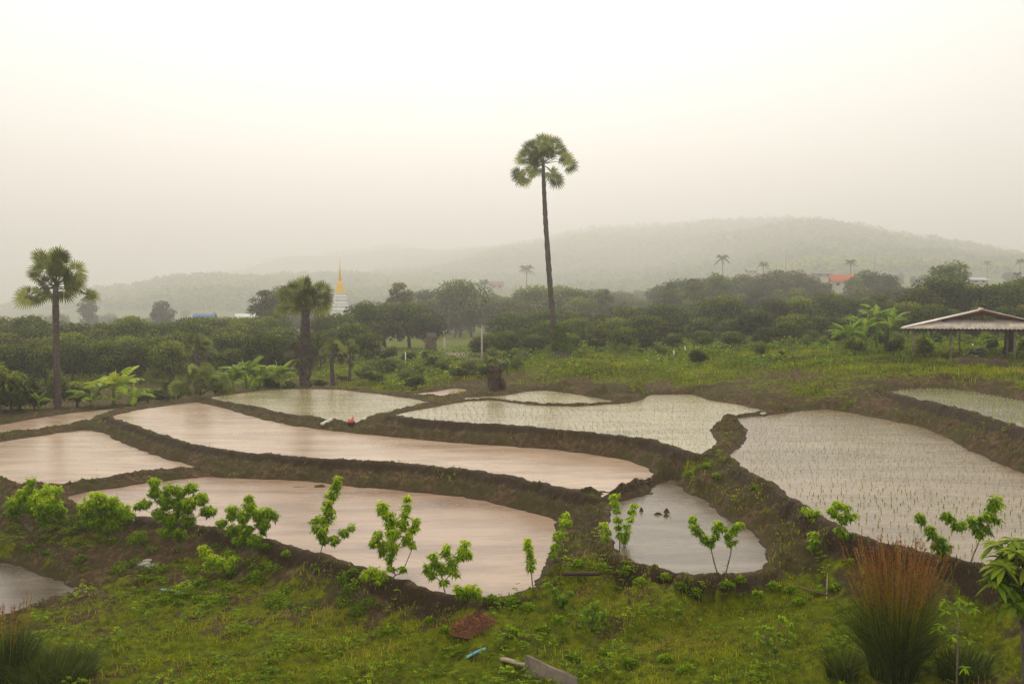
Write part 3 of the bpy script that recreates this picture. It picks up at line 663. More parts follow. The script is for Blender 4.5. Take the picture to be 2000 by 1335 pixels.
palm_shrub(745, 708, 104, .6, 10, "low fan palm shrub in the grass behind the ponds", 1.0)
# coconut palms, feathery
def coconut_proto(h, nf, seed, fl=2.0):
    global RNG
    RNG = np.random.default_rng(seed); tb = MB(); fb = MB()
    P = np.array([[0, 0, -.5], [.15, 0, h*.4], [.3, .1, h*.75], [.35, .1, h]]); tb.tube(P, [.16, .12, .10, .09], 7)
    for k in range(nf):
        a = k*2.4+RNG.random()*.5; e = RNG.uniform(-.3, 1.25); ux, uy = math.cos(a), math.sin(a)
        t = np.linspace(0, 1, 9); L = fl*RNG.uniform(.85, 1.1)
        hx = L*t*math.cos(e); hz = L*t*math.sin(e)-L*.5*t*t*(1.1-.3*math.sin(e))
        C = np.stack([P[3][0]+hx*ux, P[3][1]+hx*uy, h+hz], 1)
        fb.tube(C, .03, 3, cap=False, tint=.5)
        for i in range(1, 9):
            for s in (-1, 1):
                for q in (0, .5):
                    c = C[i]*(1-q)+C[i-1]*q; sd = np.array([-uy*s, ux*s, -.55])+np.array([ux, uy, 0])*.5
                    add_leaves(fb, c[None], sd[None], .62*(1-.45*abs(t[i]-.45)), .10, RNG.uniform(.2, .6), droop=.3)
    return tb.mesh("coconut_trunk", M_bark, True), fb.mesh("coconut_fronds", M_palm)
CP = [coconut_proto(12, 20, 5), coconut_proto(10, 15, 6)]
RNG = np.random.default_rng(12)
def coconut(px, top, Y, label, group=None, i=0, s=None):
    Y = float(ST(Y)); p = on_y(px, top, Y); gz = ground_z(p[0], Y); Y = float(ST(STi(Y)*1.12)); p = on_y(px, top, Y); gz = ground_z(p[0], Y); h = (12, 10)[i]+1.4
    s = s or (p[2]-gz)/h
    o = empty("coconut_palm", (p[0], Y, p[2]-h*s), label, "palm tree", group, RNG.random()*6, (s, s, s))
    link("trunk", CP[i][0], o); link("crown", CP[i][1], o)
# banana plants
def banana_leaf(L, W, az, el, bend, tint):
    mb = MB(); n = 12; t = np.linspace(0, 1, n)
    ang = el-bend*t**1.2; ds = L/(n-1)
    hx = np.concatenate([[0], np.cumsum(np.cos(ang[:-1])*ds)]); hz = np.concatenate([[0], np.cumsum(np.sin(ang[:-1])*ds)])
    c = np.stack([hx*math.cos(az), hx*math.sin(az), hz], 1); s = np.array([-math.sin(az), math.cos(az), 0])
    wv = W*.5*np.clip(np.sin(np.pi*np.clip((t-.12)/.9, 0, 1))**.55, 0, 1)
    up = np.stack([-np.sin(ang)*math.cos(az), -np.sin(ang)*math.sin(az), np.cos(ang)], 1)
    for sg in (-1, 1):
        for i in range(n-1):
            if RNG.random() < .10: continue
            e0 = c[i]+s*sg*wv[i]-up[i]*wv[i]*.35; e1 = c[i+1]+s*sg*wv[i+1]*RNG.uniform(.85, 1)-up[i+1]*wv[i+1]*RNG.uniform(.3, .7)
            mb.add([c[i]+up[i]*.01, c[i+1]+up[i+1]*.01, e1, e0], [[0, 1, 2, 3]], None, [tint+.2, tint+.2, tint-.05, tint-.05])
    mb.tube(c, np.linspace(.035, .01, n), 4, tint=.95)
    return mb
def banana(px, base_py, Y, h, label, nl=9, tint=.5, L=1.9, group=None):
    p = on_y(px, base_py, Y); z = ground_z(p[0], Y); z = max(z, p[2]) if abs(z-p[2]) < .5 else z
    o = empty("banana_plant", (p[0], Y, z), label, "banana plant", group)
    sb = MB(); sb.tube([[0, 0, -.2], [.03, 0, h*.5], [0, 0, h]], [.16, .13, .08], 8, tint=.4); sb.build("stem", M_banana, o, True)
    for k in range(nl):
        b = banana_leaf(L*RNG.uniform(.8, 1.1), .62*L/1.9, k*2.4+RNG.random()*.4, RNG.uniform(.6, 1.35), RNG.uniform(.9, 2.1), tint+RNG.normal(0, .1))
        ob = b.build("leaf", M_banana, o); ob.location = (0, 0, h-.05)
    b = banana_leaf(L*.6, .22, RNG.random()*6, 1.45, .15, tint+.25); ob = b.build("leaf", M_banana, o); ob.location = (0, 0, h)
banana(222, 790, 81, 1.2, "low banana plant with wide yellow-green leaves at the left pond rim", 17, .74, 2.9)
banana(178, 800, 80, .5, "small green banana plant left of the yellow-green one", 10, .45, 2.3)
banana(262, 790, 83, .5, "small banana plant with drooping leaves beside the yellow-green one", 10, .5, 2.3)
for i, (x, h, tn, lab) in enumerate([(455, 1.2, .45, "leftmost banana plant of the clump by the stout palm"), (480, 1.7, .55, "tallest banana plant of the clump by the stout palm"), (508, 1.3, .5, "middle banana plant with drooping leaves in the clump by the stout palm"), (545, 1.4, .6, "banana plant with an upright new leaf close to the stout palm"), (492, .7, .5, "low banana plant at the foot of the clump by the stout palm")]):
    banana(x, 758, 88+i*.8, h*1.15, lab, 12, tn-.05, 2.6, "banana plants left of the stout palm")
for i, (x, h, lab) in enumerate([(1656, 1.7, "leftmost banana plant near the shed, leaves arching left"), (1690, 2.3, "middle banana plant in the group near the shed"), (1712, 3.0, "tallest banana plant near the shed with one upright leaf"), (1738, 2.2, "rightmost banana plant of the group near the shed")]):
    banana(x, 672, 92+i*1.2, h, lab, 10, .42+.06*(i % 2), 2.5, "banana plants near the shed")
banana(75, 800, 78, .6, "broad-leaved banana plant among the shrubs at the far left", 7, .4, 1.4)
# ------------------------------------------------------------------ trees
RNG = np.random.default_rng(21)
U = lambda a, b: float(RNG.uniform(a, b))
# orchard at the left
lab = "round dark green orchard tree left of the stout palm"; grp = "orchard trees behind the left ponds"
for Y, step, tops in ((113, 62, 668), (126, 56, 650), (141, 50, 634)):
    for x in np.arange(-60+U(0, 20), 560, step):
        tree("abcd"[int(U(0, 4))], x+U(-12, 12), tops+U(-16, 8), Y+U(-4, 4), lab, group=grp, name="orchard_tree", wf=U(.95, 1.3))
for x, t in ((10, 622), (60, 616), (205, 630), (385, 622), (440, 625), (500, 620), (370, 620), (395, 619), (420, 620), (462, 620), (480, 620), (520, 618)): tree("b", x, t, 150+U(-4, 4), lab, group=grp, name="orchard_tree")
for key, x, t, Y, lb, wf in (("h", -5, 690, 74, "dark green bushy tree cut by the left edge", 1.2), ("h", 35, 712, 79, "dark leafy tree beside the left edge, behind the rim", 1.2), ("g", 110, 714, 81, "bright green tree hiding the foot of the left palm", .8), ("c", 20, 748, 76.5, "low dark shrub under the trees at the left edge", 1.3),
    ("h", 66, 758, 80, "small green shrub between the left edge and the palm", 1.2), ("h", 315, 752, 86, "small green shrub right of the yellow-green banana plant", 1.1), ("h", 430, 742, 88, "green shrub under the first banana plants", 1.0), ("h", 528, 730, 90, "dark shrub at the foot of the banana clump", 1.0)):
    tree(key, x, t, Y, lb, "shrub" if "shrub" in lb else "tree", name="shrub" if "shrub" in lb else "leafy_tree", wf=wf)
# trees round the stupa
for key, x, t, Y, lb, wf in (("t", 520, 554, 178, "grey-green slender tree left of the stout palm's crown", 1.3), ("t", 552, 545, 185, "thin tall tree behind the stout palm", 1.0), ("e", 540, 600, 160, "olive tree under the slender grey-green trees", 1.2),
    ("d", 632, 602, 152, "dark tree behind the right side of the stout palm", .6), ("b", 664, 612, 150, "dark round tree just under the stupa", .9), ("b", 718, 588, 156, "wide dark tree right of the stupa", .95), ("d", 752, 582, 160, "wide dark tree below the thin bare-topped tree", 1.1), ("b", 800, 590, 158, "dark spreading tree left of the path", 1.15), ("d", 836, 604, 154, "rightmost tree of the dark group left of the path", 1),
    ("t", 780, 540, 186, "tall thin tree with an airy top behind the dark group", 1.1), ("c", 650, 632, 132, "bright round tree right of the stout palm's trunk", 1.1), ("a", 690, 624, 134, "round green tree above the hut roof", 1.05), ("c", 722, 642, 128, "round green tree left of the hut", .95), ("h", 762, 668, 122, "low bush in front of the hut", 1.3), ("h", 800, 680, 118, "bush on the slope below the hut", 1.5), ("h", 735, 690, 112, "bush near the low fan palm shrub", 1.3),
    ("h", 545, 640, 120, "small green tree left of the stout palm's trunk", 1.2), ("a", 610, 640, 124, "green tree behind the stout palm's trunk", 1)):
    tree(key, x, t, Y, lb, "bush" if "bush" in lb else "tree", name="bush" if "bush" in lb else "broadleaf_tree", wf=wf)
# orchard in the middle and right
lab = "rounded green orchard tree between the tall palm and the shed"; grp = "orchard trees behind the tall palm"
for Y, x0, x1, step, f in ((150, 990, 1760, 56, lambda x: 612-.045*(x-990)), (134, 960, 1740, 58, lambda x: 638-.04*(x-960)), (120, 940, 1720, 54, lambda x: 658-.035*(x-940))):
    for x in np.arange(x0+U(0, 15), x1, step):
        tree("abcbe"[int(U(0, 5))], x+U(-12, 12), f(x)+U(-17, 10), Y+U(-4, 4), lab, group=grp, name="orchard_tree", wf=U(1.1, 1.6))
lab = "young light green fruit tree at the edge of the grass"; grp = "young fruit trees along the grass"
for x, t, Y in ((1000, 682, 118), (1035, 676, 116), (1140, 682, 112), (1175, 676, 114), (1215, 668, 113), (1250, 676, 112), (1285, 668, 114), (1330, 674, 110), (1410, 668, 112), (1440, 676, 108), (1545, 656, 112), (1575, 650, 110), (1610, 652, 112), (1720, 640, 104), (1752, 644, 102), (1800, 652, 100), (1830, 646, 104), (1885, 650, 100), (1935, 648, 103), (1975, 640, 100)):
    tree("gh"[int(U(0, 2))], x, t, Y, lab, "fruit tree", grp, "fruit_tree", wf=1.15)
for x, t, Y, k, lb in ((1363, 672, 90, "h", "spindly young fruit tree standing alone in the grass"), (1487, 662, 95, "g", "yellow-green young tree standing out in the grass"), (1525, 680, 97, "h", "small dark bush right of the yellow-green tree"), (1668, 648, 90, "h", "round dark fruit tree in front of the banana plants"), (1293, 672, 103, "h", "narrow dark young tree left of the white post"), (1746, 652, 88, "h", "dark fruit tree left of the shed"), (1808, 654, 84, "h", "green bush beside the shed's first post"), (1940, 655, 90, "h", "dark bush behind the open shed"), (2010, 652, 82, "h", "green bush at the right edge beside the shed"), (1968, 668, 84, "h", "leafy bush by the shed's right post")):
    tree(k, x, t, Y, lb, "bush" if "bush" in lb else "tree", name="bush" if "bush" in lb else "young_tree", wf=1.0)
for x, t, Y, k, lb, wf in ((-30, 700, 76, "b", "big dark tree cut off by the left edge of the picture", .9), (150, 735, 83, "h", "dark green bush between the bright tree and the banana plants", 1.4), (290, 752, 88, "h", "low dark bush on the bare soil behind the left rim", 1.6), (340, 738, 89, "h", "dark bush left of the olive palm shrub", 1.3), (420, 725, 92, "h", "dark bush behind the olive palm shrub", 1.5), (565, 735, 94, "h", "brownish-green bush left of the stout palm's foot", 1.4), (625, 735, 96, "h", "dense bush right of the stout palm's foot", 1.5), (668, 728, 100, "h", "dense bush under the two bushy palms", 1.5), (700, 722, 106, "h", "low dense bush at the edge of the meadow", 1.6)):
    tree(k, x, t, Y, lb, "bush" if "bush" in lb else "tree", name="bush" if "bush" in lb else "leafy_tree", wf=wf)
lab = "low wild bush in the rough meadow left of the tall palm"; grp = "wild bushes in the rough meadow"
for q in range(44):
    x = U(690, 1035); Y = U(86, 116); X = on_y(x, 600, Y)[0]
    if sample(D, np.array([X]), np.array([Y]))[0] < 1.5 or abs(x-900) < 30 and Y > 108: continue
    g = px_of(X, Y, ground_z(X, Y))[1]; tree("hgh"[int(U(0, 3))], x, g-U(.7, 1.7)*FPX/Y, Y, lab, "bush", grp, "bush", wf=U(1.1, 1.9))
# taller tiers on the right
lab = "dull olive tree on the hazy rise left of the orange roof"; grp = "olive trees on the hazy rise"
for x, t, Y, k in ((1350, 556, 215, "e"), (1385, 528, 222, "f"), (1425, 548, 210, "d"), (1455, 530, 220, "e"), (1490, 526, 218, "d"), (1520, 522, 224, "e"), (1550, 520, 220, "d"), (1582, 532, 216, "d"), (1612, 548, 212, "e"), (1440, 568, 190, "d"), (1480, 562, 188, "e"), (1520, 560, 192, "d"), (1560, 556, 188, "d"), (1600, 562, 186, "e"), (1400, 572, 192, "f"), (1360, 586, 186, "d"), (1330, 598, 190, "e"), (1640, 568, 184, "d")):
    tree(k, x, t, Y, lab, group=grp)
lab = "hazy green tree between the orange roof and the dark grove"; grp = "hazy trees behind the shed"
for x, t, Y, k in ((1668, 532, 210, "f"), (1700, 520, 214, "d"), (1735, 532, 208, "e"), (1690, 556, 188, "d"), (1725, 558, 186, "e"), (1760, 552, 190, "d"), (1650, 580, 176, "d"), (1700, 580, 170, "b")):
    tree(k, x, t, Y, lab, group=grp)
lab = "large dark tree in the grove behind the shed"; grp = "dark grove behind the shed"
for x, t, Y in ((1790, 552, 134), (1835, 542, 138), (1880, 546, 140), (1925, 556, 136), (1970, 552, 138), (2015, 540, 140), (1775, 590, 124), (1820, 594, 120), (1865, 598, 122), (1912, 594, 120), (1960, 598, 122), (2005, 590, 120), (2060, 570, 126), (1750, 606, 126), (1735, 630, 116), (1850, 625, 112), (1900, 628, 112), (1950, 622, 112), (1995, 622, 110), (2040, 620, 110)):
    tree("bdb"[int(U(0, 3))], x, t, Y, lab, group=grp)
tree("f", 1850, 497, 172, "airy light green tree standing above the dark grove", wf=1.25)
tree("e", 1905, 560, 168, "hazy tree left of the small white roof")
# the hazy valley in the middle
lab = "pale hazy tree on the valley floor"; grp = "hazy trees filling the valley"
k = 0
while k < 140:
    Y = float(ST(190*(350/190)**RNG.random())); x = U(830, 1430); c = 1000
    g = px_of(*(np.array([on_y(x, 600, Y)[0], Y, ground_z(on_y(x, 600, Y)[0], Y)])))[1]
    if x < 930 and Y < 215: continue
    h = min(U(8, 17), (g-528+U(0, 30))*Y/FPX); top = g-h*FPX/Y; Y = float(STi(Y))
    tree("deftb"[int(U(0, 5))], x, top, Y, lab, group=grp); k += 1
for q in range(16):
    Y = float(ST(U(205, 330))); x = U(835, 975); X = on_y(x, 600, Y)[0]; g = px_of(X, Y, ground_z(X, Y))[1]; tree("deftb"[int(U(0, 5))], x, g-min(U(8, 15), (g-545)*Y/FPX)*FPX/Y, float(STi(Y)), lab, group=grp)
lab = "pale hazy tree beyond the left orchard"; grp = "hazy trees beyond the left orchard"
for k in range(40):
    Y = float(ST(210*(420/210)**RNG.random())); x = U(-60, 860)
    X = on_y(x, 600, Y)[0]; g = px_of(X, Y, ground_z(X, Y))[1]
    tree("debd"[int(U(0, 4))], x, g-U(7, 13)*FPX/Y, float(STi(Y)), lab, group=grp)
tree("e", 318, 583, 240, "taller hazy tree standing above the left orchard"); tree("t", 170, 572, 260, "faint tall tree right of the left palm")
lab = "small hazy tree on the right-hand slope"; grp = "hazy trees on the right-hand slope"
for k in range(46):
    Y = float(ST(235*(420/235)**RNG.random())); x = U(1250, 2080)
    X = on_y(x, 600, Y)[0]; g = px_of(X, Y, ground_z(X, Y))[1]
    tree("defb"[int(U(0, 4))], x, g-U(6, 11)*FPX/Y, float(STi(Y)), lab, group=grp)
for x, t, Y, i, lb in ((1028, 512, 300, 0, "hazy coconut palm just left of the tall palm's trunk"), (945, 542, 260, 1, "hazy coconut palm above the valley trees left of centre"), (1414, 492, 262, 0, "coconut palm standing above the olive trees"), (1492, 508, 270, 1, "bushy coconut palm above the olive trees"), (1661, 502, 250, 0, "small coconut palm above the orange roof"),
    (1233, 602, 165, 1, "short dark palm above the orchard"), (1928, 507, 300, 0, "hazy coconut palm above the right-hand grove"), (1992, 503, 260, 1, "coconut palm at the right edge"), (1985, 528, 200, 0, "dark palm behind the white roof's trees")):
    coconut(x, t, Y, lb, i=i)
# far-off woods on the hills
n = 38000; Y = 1150*(4900/1150)**RNG.random(n); x = RNG.uniform(-150, 2150, n); X = (x-1000)/FPX*Y
Z = sample(H, X, Y); keep = (Z > 1) & (np.abs(X) < 4300); X, Y, Z = X[keep], Y[keep], Z[keep]; n = len(X)
pt_ = fbm(X/170, Y/170, 3); hh = RNG.uniform(7, 14, n)*np.clip(1+pt_*2.2, .5, 1.7); per = 18; sc_l = 1.35
q = rand_dir(n*per); q[:, 2] = np.abs(q[:, 2])*1.1-.15
C = np.repeat(np.stack([X, Y, Z+hh*.58], 1), per, 0); rr = np.repeat(hh, per)
P = C+q*np.stack([rr*.42, rr*.42, rr*.42], 1)*(.6+.4*RNG.random((n*per, 1)))
fb = MB(); add_leaves(fb, P, q+RNG.normal(0, .5, (n*per, 3)), rr*.30, rr*.22, np.clip(np.repeat(RNG.normal(.4, .13, n)+pt_*.9, per)+.2*q[:, 2]+RNG.normal(0, .1, n*per), 0, 1), droop=.1)
tag(fb.build("hillside_woods", M_tree), kind="stuff")
# undergrowth between the orchard trees (hedge-like weeds)
n = 46000
X = RNG.uniform(-70, 75, n); Y = RNG.uniform(78, 170, n); g = sample(gn, X, Y); d = sample(D, X, Y)
cl = fbm(X*.35, Y*.35, 3); keep = (d > .8) & (g+cl*1.1 > .82) & (np.abs(X) < Y*.58)
X, Y, cl = X[keep], Y[keep], cl[keep]; Z = sample(H, X, Y); n = len(X)
hgt = np.clip(.35+cl*2.4, .1, 1.4)*RNG.random(n)
fb = MB(); add_leaves(fb, np.stack([X, Y, Z+hgt], 1), rand_dir(n)*[1, 1, .5]+[0, 0, .3], .42, .2, np.clip(.35+cl*1.2+RNG.normal(0, .15, n), 0, 1))
tag(fb.build("undergrowth", M_weed), kind="stuff")
# ------------------------------------------------------------------ grass and weeds
def blades(n, x0, x1, y0, y1, hmin, hmax, w, gth, name, mat, clump=1.0, lean=.5, tint0=.45, mind=.15, rim=False):
    X = RNG.uniform(x0, x1, n); Y = RNG.uniform(y0, y1, n)
    g = sample(gn, X, Y); d = sample(D, X, Y)
    c = fbm(X*clump, Y*clump, 3); c2 = fbm(X*.25+30, Y*.25, 3)
    if rim: g = np.where(d < .9, g+.55, -9)
    keep = (d > mind) & (g+c*.9+c2*.7 > gth+RNG.normal(0, .12, n)) & (np.abs(X) < Y*.6+2)
    X, Y, c, c2, g = X[keep], Y[keep], c[keep], c2[keep], g[keep]; n = len(X); Z = sample(H, X, Y)-.02
    a = RNG.random(n)*6.28; h = (hmin+(hmax-hmin)*RNG.random(n)**1.5)*np.clip(.7+c*1.5, .35, 1.5)
    u = np.stack([np.cos(a), np.sin(a), 0*a], 1); s = np.stack([-np.sin(a), np.cos(a), 0*a], 1)
    B = np.stack([X, Y, Z], 1); ln = RNG.random(n)*lean
    M = B+u*(h*ln*.35)[:, None]+np.array([0, 0, 1])*(h*.6)[:, None]; T = B+u*(h*ln)[:, None]+np.array([0, 0, 1])*(h*(1-.3*ln))[:, None]
    W = (w*(.6+.8*RNG.random(n)))[:, None]
    V = np.stack([B-s*W*.5, B+s*W*.5, M+s*W*.4, T, M-s*W*.4], 1).reshape(-1, 3); i = np.arange(n)[:, None]*5
    tt = np.clip(tint0+c*.9+c2*1.5+RNG.normal(0, .15, n), 0, 1)
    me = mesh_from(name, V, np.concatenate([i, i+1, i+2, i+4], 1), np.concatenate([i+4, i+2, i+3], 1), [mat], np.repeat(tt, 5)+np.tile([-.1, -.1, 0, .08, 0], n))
    tag(link(name, me), kind="stuff")
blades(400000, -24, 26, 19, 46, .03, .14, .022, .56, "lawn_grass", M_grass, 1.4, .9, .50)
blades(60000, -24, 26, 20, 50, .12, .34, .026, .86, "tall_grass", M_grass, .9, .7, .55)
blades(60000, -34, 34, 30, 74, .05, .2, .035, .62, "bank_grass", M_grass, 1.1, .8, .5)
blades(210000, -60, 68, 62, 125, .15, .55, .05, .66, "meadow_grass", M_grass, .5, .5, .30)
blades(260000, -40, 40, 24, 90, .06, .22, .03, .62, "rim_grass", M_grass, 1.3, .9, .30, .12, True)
def weeds(n, x0, x1, y0, y1, L, gth, name, mat, hgt, clump, tint0=.45, per=7, mind=.15):
    X = RNG.uniform(x0, x1, n); Y = RNG.uniform(y0, y1, n); g = sample(gn, X, Y); d = sample(D, X, Y)
    c = fbm(X*clump+77, Y*clump, 3); keep = (d > mind) & (g*.55+c*1.6 > gth) & ((g < 1.22) | (RNG.random(n) < .12)) & (np.abs(X) < Y*.6+2)
    X, Y, c = X[keep], Y[keep], c[keep]; n = len(X); Z = sample(H, X, Y)
    hh = hgt*np.clip(.4+c*2.2, .1, 1.3)*RNG.random(n)
    C = np.repeat(np.stack([X, Y, Z+hh], 1), per, 0); a = RNG.random(n*per)*6.28
    Dv = np.stack([np.cos(a), np.sin(a), RNG.uniform(-.1, .7, n*per)], 1)
    fb = MB(); add_leaves(fb, C+Dv*L*.1, Dv, L*RNG.uniform(.6, 1.2, n*per), L*.5, np.clip(np.repeat(tint0+c*1.1+RNG.normal(0, .12, n), per)+RNG.normal(0, .06, n*per), 0, 1))
    tag(fb.build(name, mat), kind="stuff")
weeds(80000, -24, 26, 19, 48, .085, .56, "leafy_weeds", M_weed, .38, 1.1, .50)
weeds(9000, -34, 34, 30, 74, .12, .52, "bank_weeds", M_weed, .2, 1.0, .5, per=6)
# dead leaves and twigs on the lawn
n = 45000; X = RNG.uniform(-24, 26, n); Y = RNG.uniform(19, 48, n); c = fbm(X*.8+9, Y*.8+4, 3); keep = (c > .06) & (sample(D, X, Y) > .3); X, Y = X[keep], Y[keep]; n = len(X)
a = RNG.random(n)*6.28
fb = MB(); add_leaves(fb, np.stack([X, Y, sample(H, X, Y)+.04*RNG.random(n)], 1), np.stack([np.cos(a), np.sin(a), .2*RNG.random(n)], 1), RNG.uniform(.06, .2, n), RNG.uniform(.01, .04, n), RNG.random(n), droop=.05)
tag(fb.build("leaf_litter", M_palmdry), kind="stuff")
# ------------------------------------------------------------------ rice
def rice_mesh(seed, h=.16, nb=7):
    r = np.random.default_rng(seed); mb = MB(); V = []; T = []
    for k in range(nb):
        a = r.random()*6.28; l = r.uniform(.15, .5); hh = h*r.uniform(.6, 1.1); u = np.array([math.cos(a), math.sin(a), 0]); s = np.array([-u[1], u[0], 0])*.008
        n = len(V); V += [u*.01-s, u*.01+s, u*l*hh*.5+s+[0, 0, hh*.7], u*l*hh+[0, 0, hh*(1-.25*l)], u*l*hh*.5-s+[0, 0, hh*.7]]; T += [[n, n+1, n+2], [n, n+2, n+4], [n+4, n+2, n+3]]
    mb.add(V, None, T, r.uniform(.3, .9)); return mb.mesh("rice_seedling", M_rice)
RM = [rice_mesh(i) for i in range(6)]
def rice_spots(k, dx, dy, ang, jit, drop=.12):
    W = WP[k]; c = W.mean(0); ext = 45
    gx, gy = np.meshgrid(np.arange(-ext, ext, dx), np.arange(-ext, ext, dy)); gx = gx.ravel(); gy = gy.ravel()
    gx = gx+fbm(gx*.2, gy*.2+k.__len__(), 2)*1.2; gy = gy+fbm(gx*.2+50, gy*.2, 2)*1.2
    X = c[0]+gx*math.cos(ang)-gy*math.sin(ang)+RNG.normal(0, jit, len(gx)); Y = c[1]+gx*math.sin(ang)+gy*math.cos(ang)+RNG.normal(0, jit, len(gx))
    b = (X > W[:, 0].min()) & (X < W[:, 0].max()) & (Y > W[:, 1].min()) & (Y < W[:, 1].max()); X, Y = X[b], Y[b]
    d, ins = seg_dist(X, Y, W); ok = ins & (d > .35) & (RNG.random(len(X)) > drop) & (np.abs(X) < Y*.56)
    return X[ok], Y[ok], np.full(ok.sum(), PONDS[k][0])
SX, SY, SZ, SS = [], [], [], []
for k, dx, dy, ang, jit, s in (("R1", .5, .42, .25, .07, 1.0), ("U2", .44, .42, .1, .07, 1.0), ("U1", .44, .42, -.3, .07, 1.0), ("R2", .30, .30, .2, .05, 1.5), ("U3", .36, .34, .1, .05, .9)):
    a, b, c = rice_spots(k, dx, dy, ang, jit); SX.append(a); SY.append(b); SZ.append(c); SS.append(np.full(len(a), s))
SX, SY, SZ, SS = map(np.concatenate, (SX, SY, SZ, SS))
dist = SY/SS+0*SX; order = np.argsort(np.hypot(SX, SY)); print("rice", len(SX))
for i in order[:300]:
    o = link("rice_seedling", RM[int(RNG.integers(6))], None, (SX[i], SY[i], SZ[i]-.01)); s = SS[i]*U(.6, .95); o.scale = (s, s, s); o.rotation_euler = (0, 0, U(0, 6.28))
    tag(o, "thin green rice seedling standing in the near part of the large right-hand pond", "rice seedling", "rice seedlings in the large right-hand pond")
rest = order[300:]; fb = MB(); nb = 4
n = len(rest); B = np.repeat(np.stack([SX[rest], SY[rest], SZ[rest]-.01], 1), nb, 0); a = RNG.random(n*nb)*6.28; h = np.repeat(SS[rest], nb)*RNG.uniform(.08, .16, n*nb); u = np.stack([np.cos(a), np.sin(a), 0*a], 1); s = np.stack([-np.sin(a), np.cos(a), 0*a], 1)*.010; ln = RNG.uniform(.1, .5, n*nb)[:, None]
V = np.stack([B-s, B+s, B+u*ln*h[:, None]+[0, 0, 1]*h[:, None]], 1).reshape(-1, 3)
fb.add(V, None, np.arange(3*n*nb).reshape(-1, 3), np.repeat(np.clip(RNG.normal(.55, .2, n*nb), 0, 1), 3))
tag(fb.build("rice_crop", M_rice), kind="stuff")
# ------------------------------------------------------------------ saplings on the banks: (cluster px, py, radius px) around each stem
RNG = np.random.default_rng(33)
def sapling(bx, by, cl, label, cat="sapling", name="sapling", mat=None, L=.155, group=None, dens=1.0, tint=.55, Y=None, dark=0, stemr=.022, droop=.4, W=.05, young=.45):
    mat = mat or M_sap
    b = hit(bx, by) if Y is None else on_y(bx, by, Y)
    Y = b[1]; o = empty(name, (b[0], Y, b[2]), label, cat, group)
    if group is None: o.pop("group", None) if "group" in o else None
    fb = MB(); sb = MB(); off = np.array([b[0], Y, b[2]])
    tops = max(-c[1] for c in cl); C3 = []
    for cx, cy, r in cl:
        p = on_y(cx, cy, Y)-off; rm = r/FPX*Y; p[1] += RNG.uniform(-1, 1)*rm*.9; C3.append((p, rm))
    zmax = max(p[2] for p, r in C3); zmin = min(p[2]-r for p, r in C3)
    root = np.array([0, 0, -.15])
    cs = sorted(C3, key=lambda q: q[0][2]); m0 = cs[0][0]*np.array([.5, .5, .35]); nodes = [(root, stemr), (m0, stemr*.95)]; sb.tube([root, m0], [stemr*1.1, stemr*.95], 6)
    for p, rm in cs:
        dd_ = [np.linalg.norm((p-q[0])*np.array([1, 1, .45]))+max(0, q[0][2]-p[2]+.02)*5 for q in nodes]; q0, r0_ = nodes[int(np.argmin(dd_))]
        r1_ = max(.006, r0_*.8); sb.tube([q0, (q0+p)/2+RNG.normal(0, .02, 3), p, p+np.array([0, 0, rm*.5])], [r0_*.9, (r0_+r1_)/2*.9, r1_, .004], 5); nodes.append((p, r1_))
    for p, rm in cs:
        ntw = int(np.clip(17*(rm/.25)**1.3, 8, 42)*dens); PP = []; DD = []
        for kk in range(ntw):                                   # leafy twigs with whorls at their ends
            u = rand_dir(1)[0]; u[2] = abs(u[2])*.9+.05 if RNG.random() < .75 else u[2]; e = p+u*rm*RNG.uniform(.4, 1.2)+[0, 0, .15*rm]; s0 = p-u*rm*.15-[0, 0, .35*rm]
            sb.tube([s0, e], [.006, .003], 3, cap=False)
            m = int(RNG.integers(17, 30)*max(.7, min(1.6, rm/.25))); tq = RNG.random(m)**.6; PP.append(s0+(e-s0)*tq[:, None]); aa = RNG.random(m)*6.28
            DD.append(np.stack([np.cos(aa), np.sin(aa), RNG.uniform(-.75, .45, m)], 1)+u*.35)
        P = np.concatenate(PP); Dv = np.concatenate(DD); n = len(P)
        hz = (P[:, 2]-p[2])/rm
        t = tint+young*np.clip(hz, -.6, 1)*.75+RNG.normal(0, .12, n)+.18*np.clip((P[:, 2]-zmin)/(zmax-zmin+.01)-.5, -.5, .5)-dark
        add_leaves(fb, P, Dv, L*RNG.uniform(.65, 1.2, n), W*L/.15, np.clip(t, 0, 1), droop=droop)
    sb.build("stem", M_stem, o, True); fb.build("foliage", mat, o)
    return o
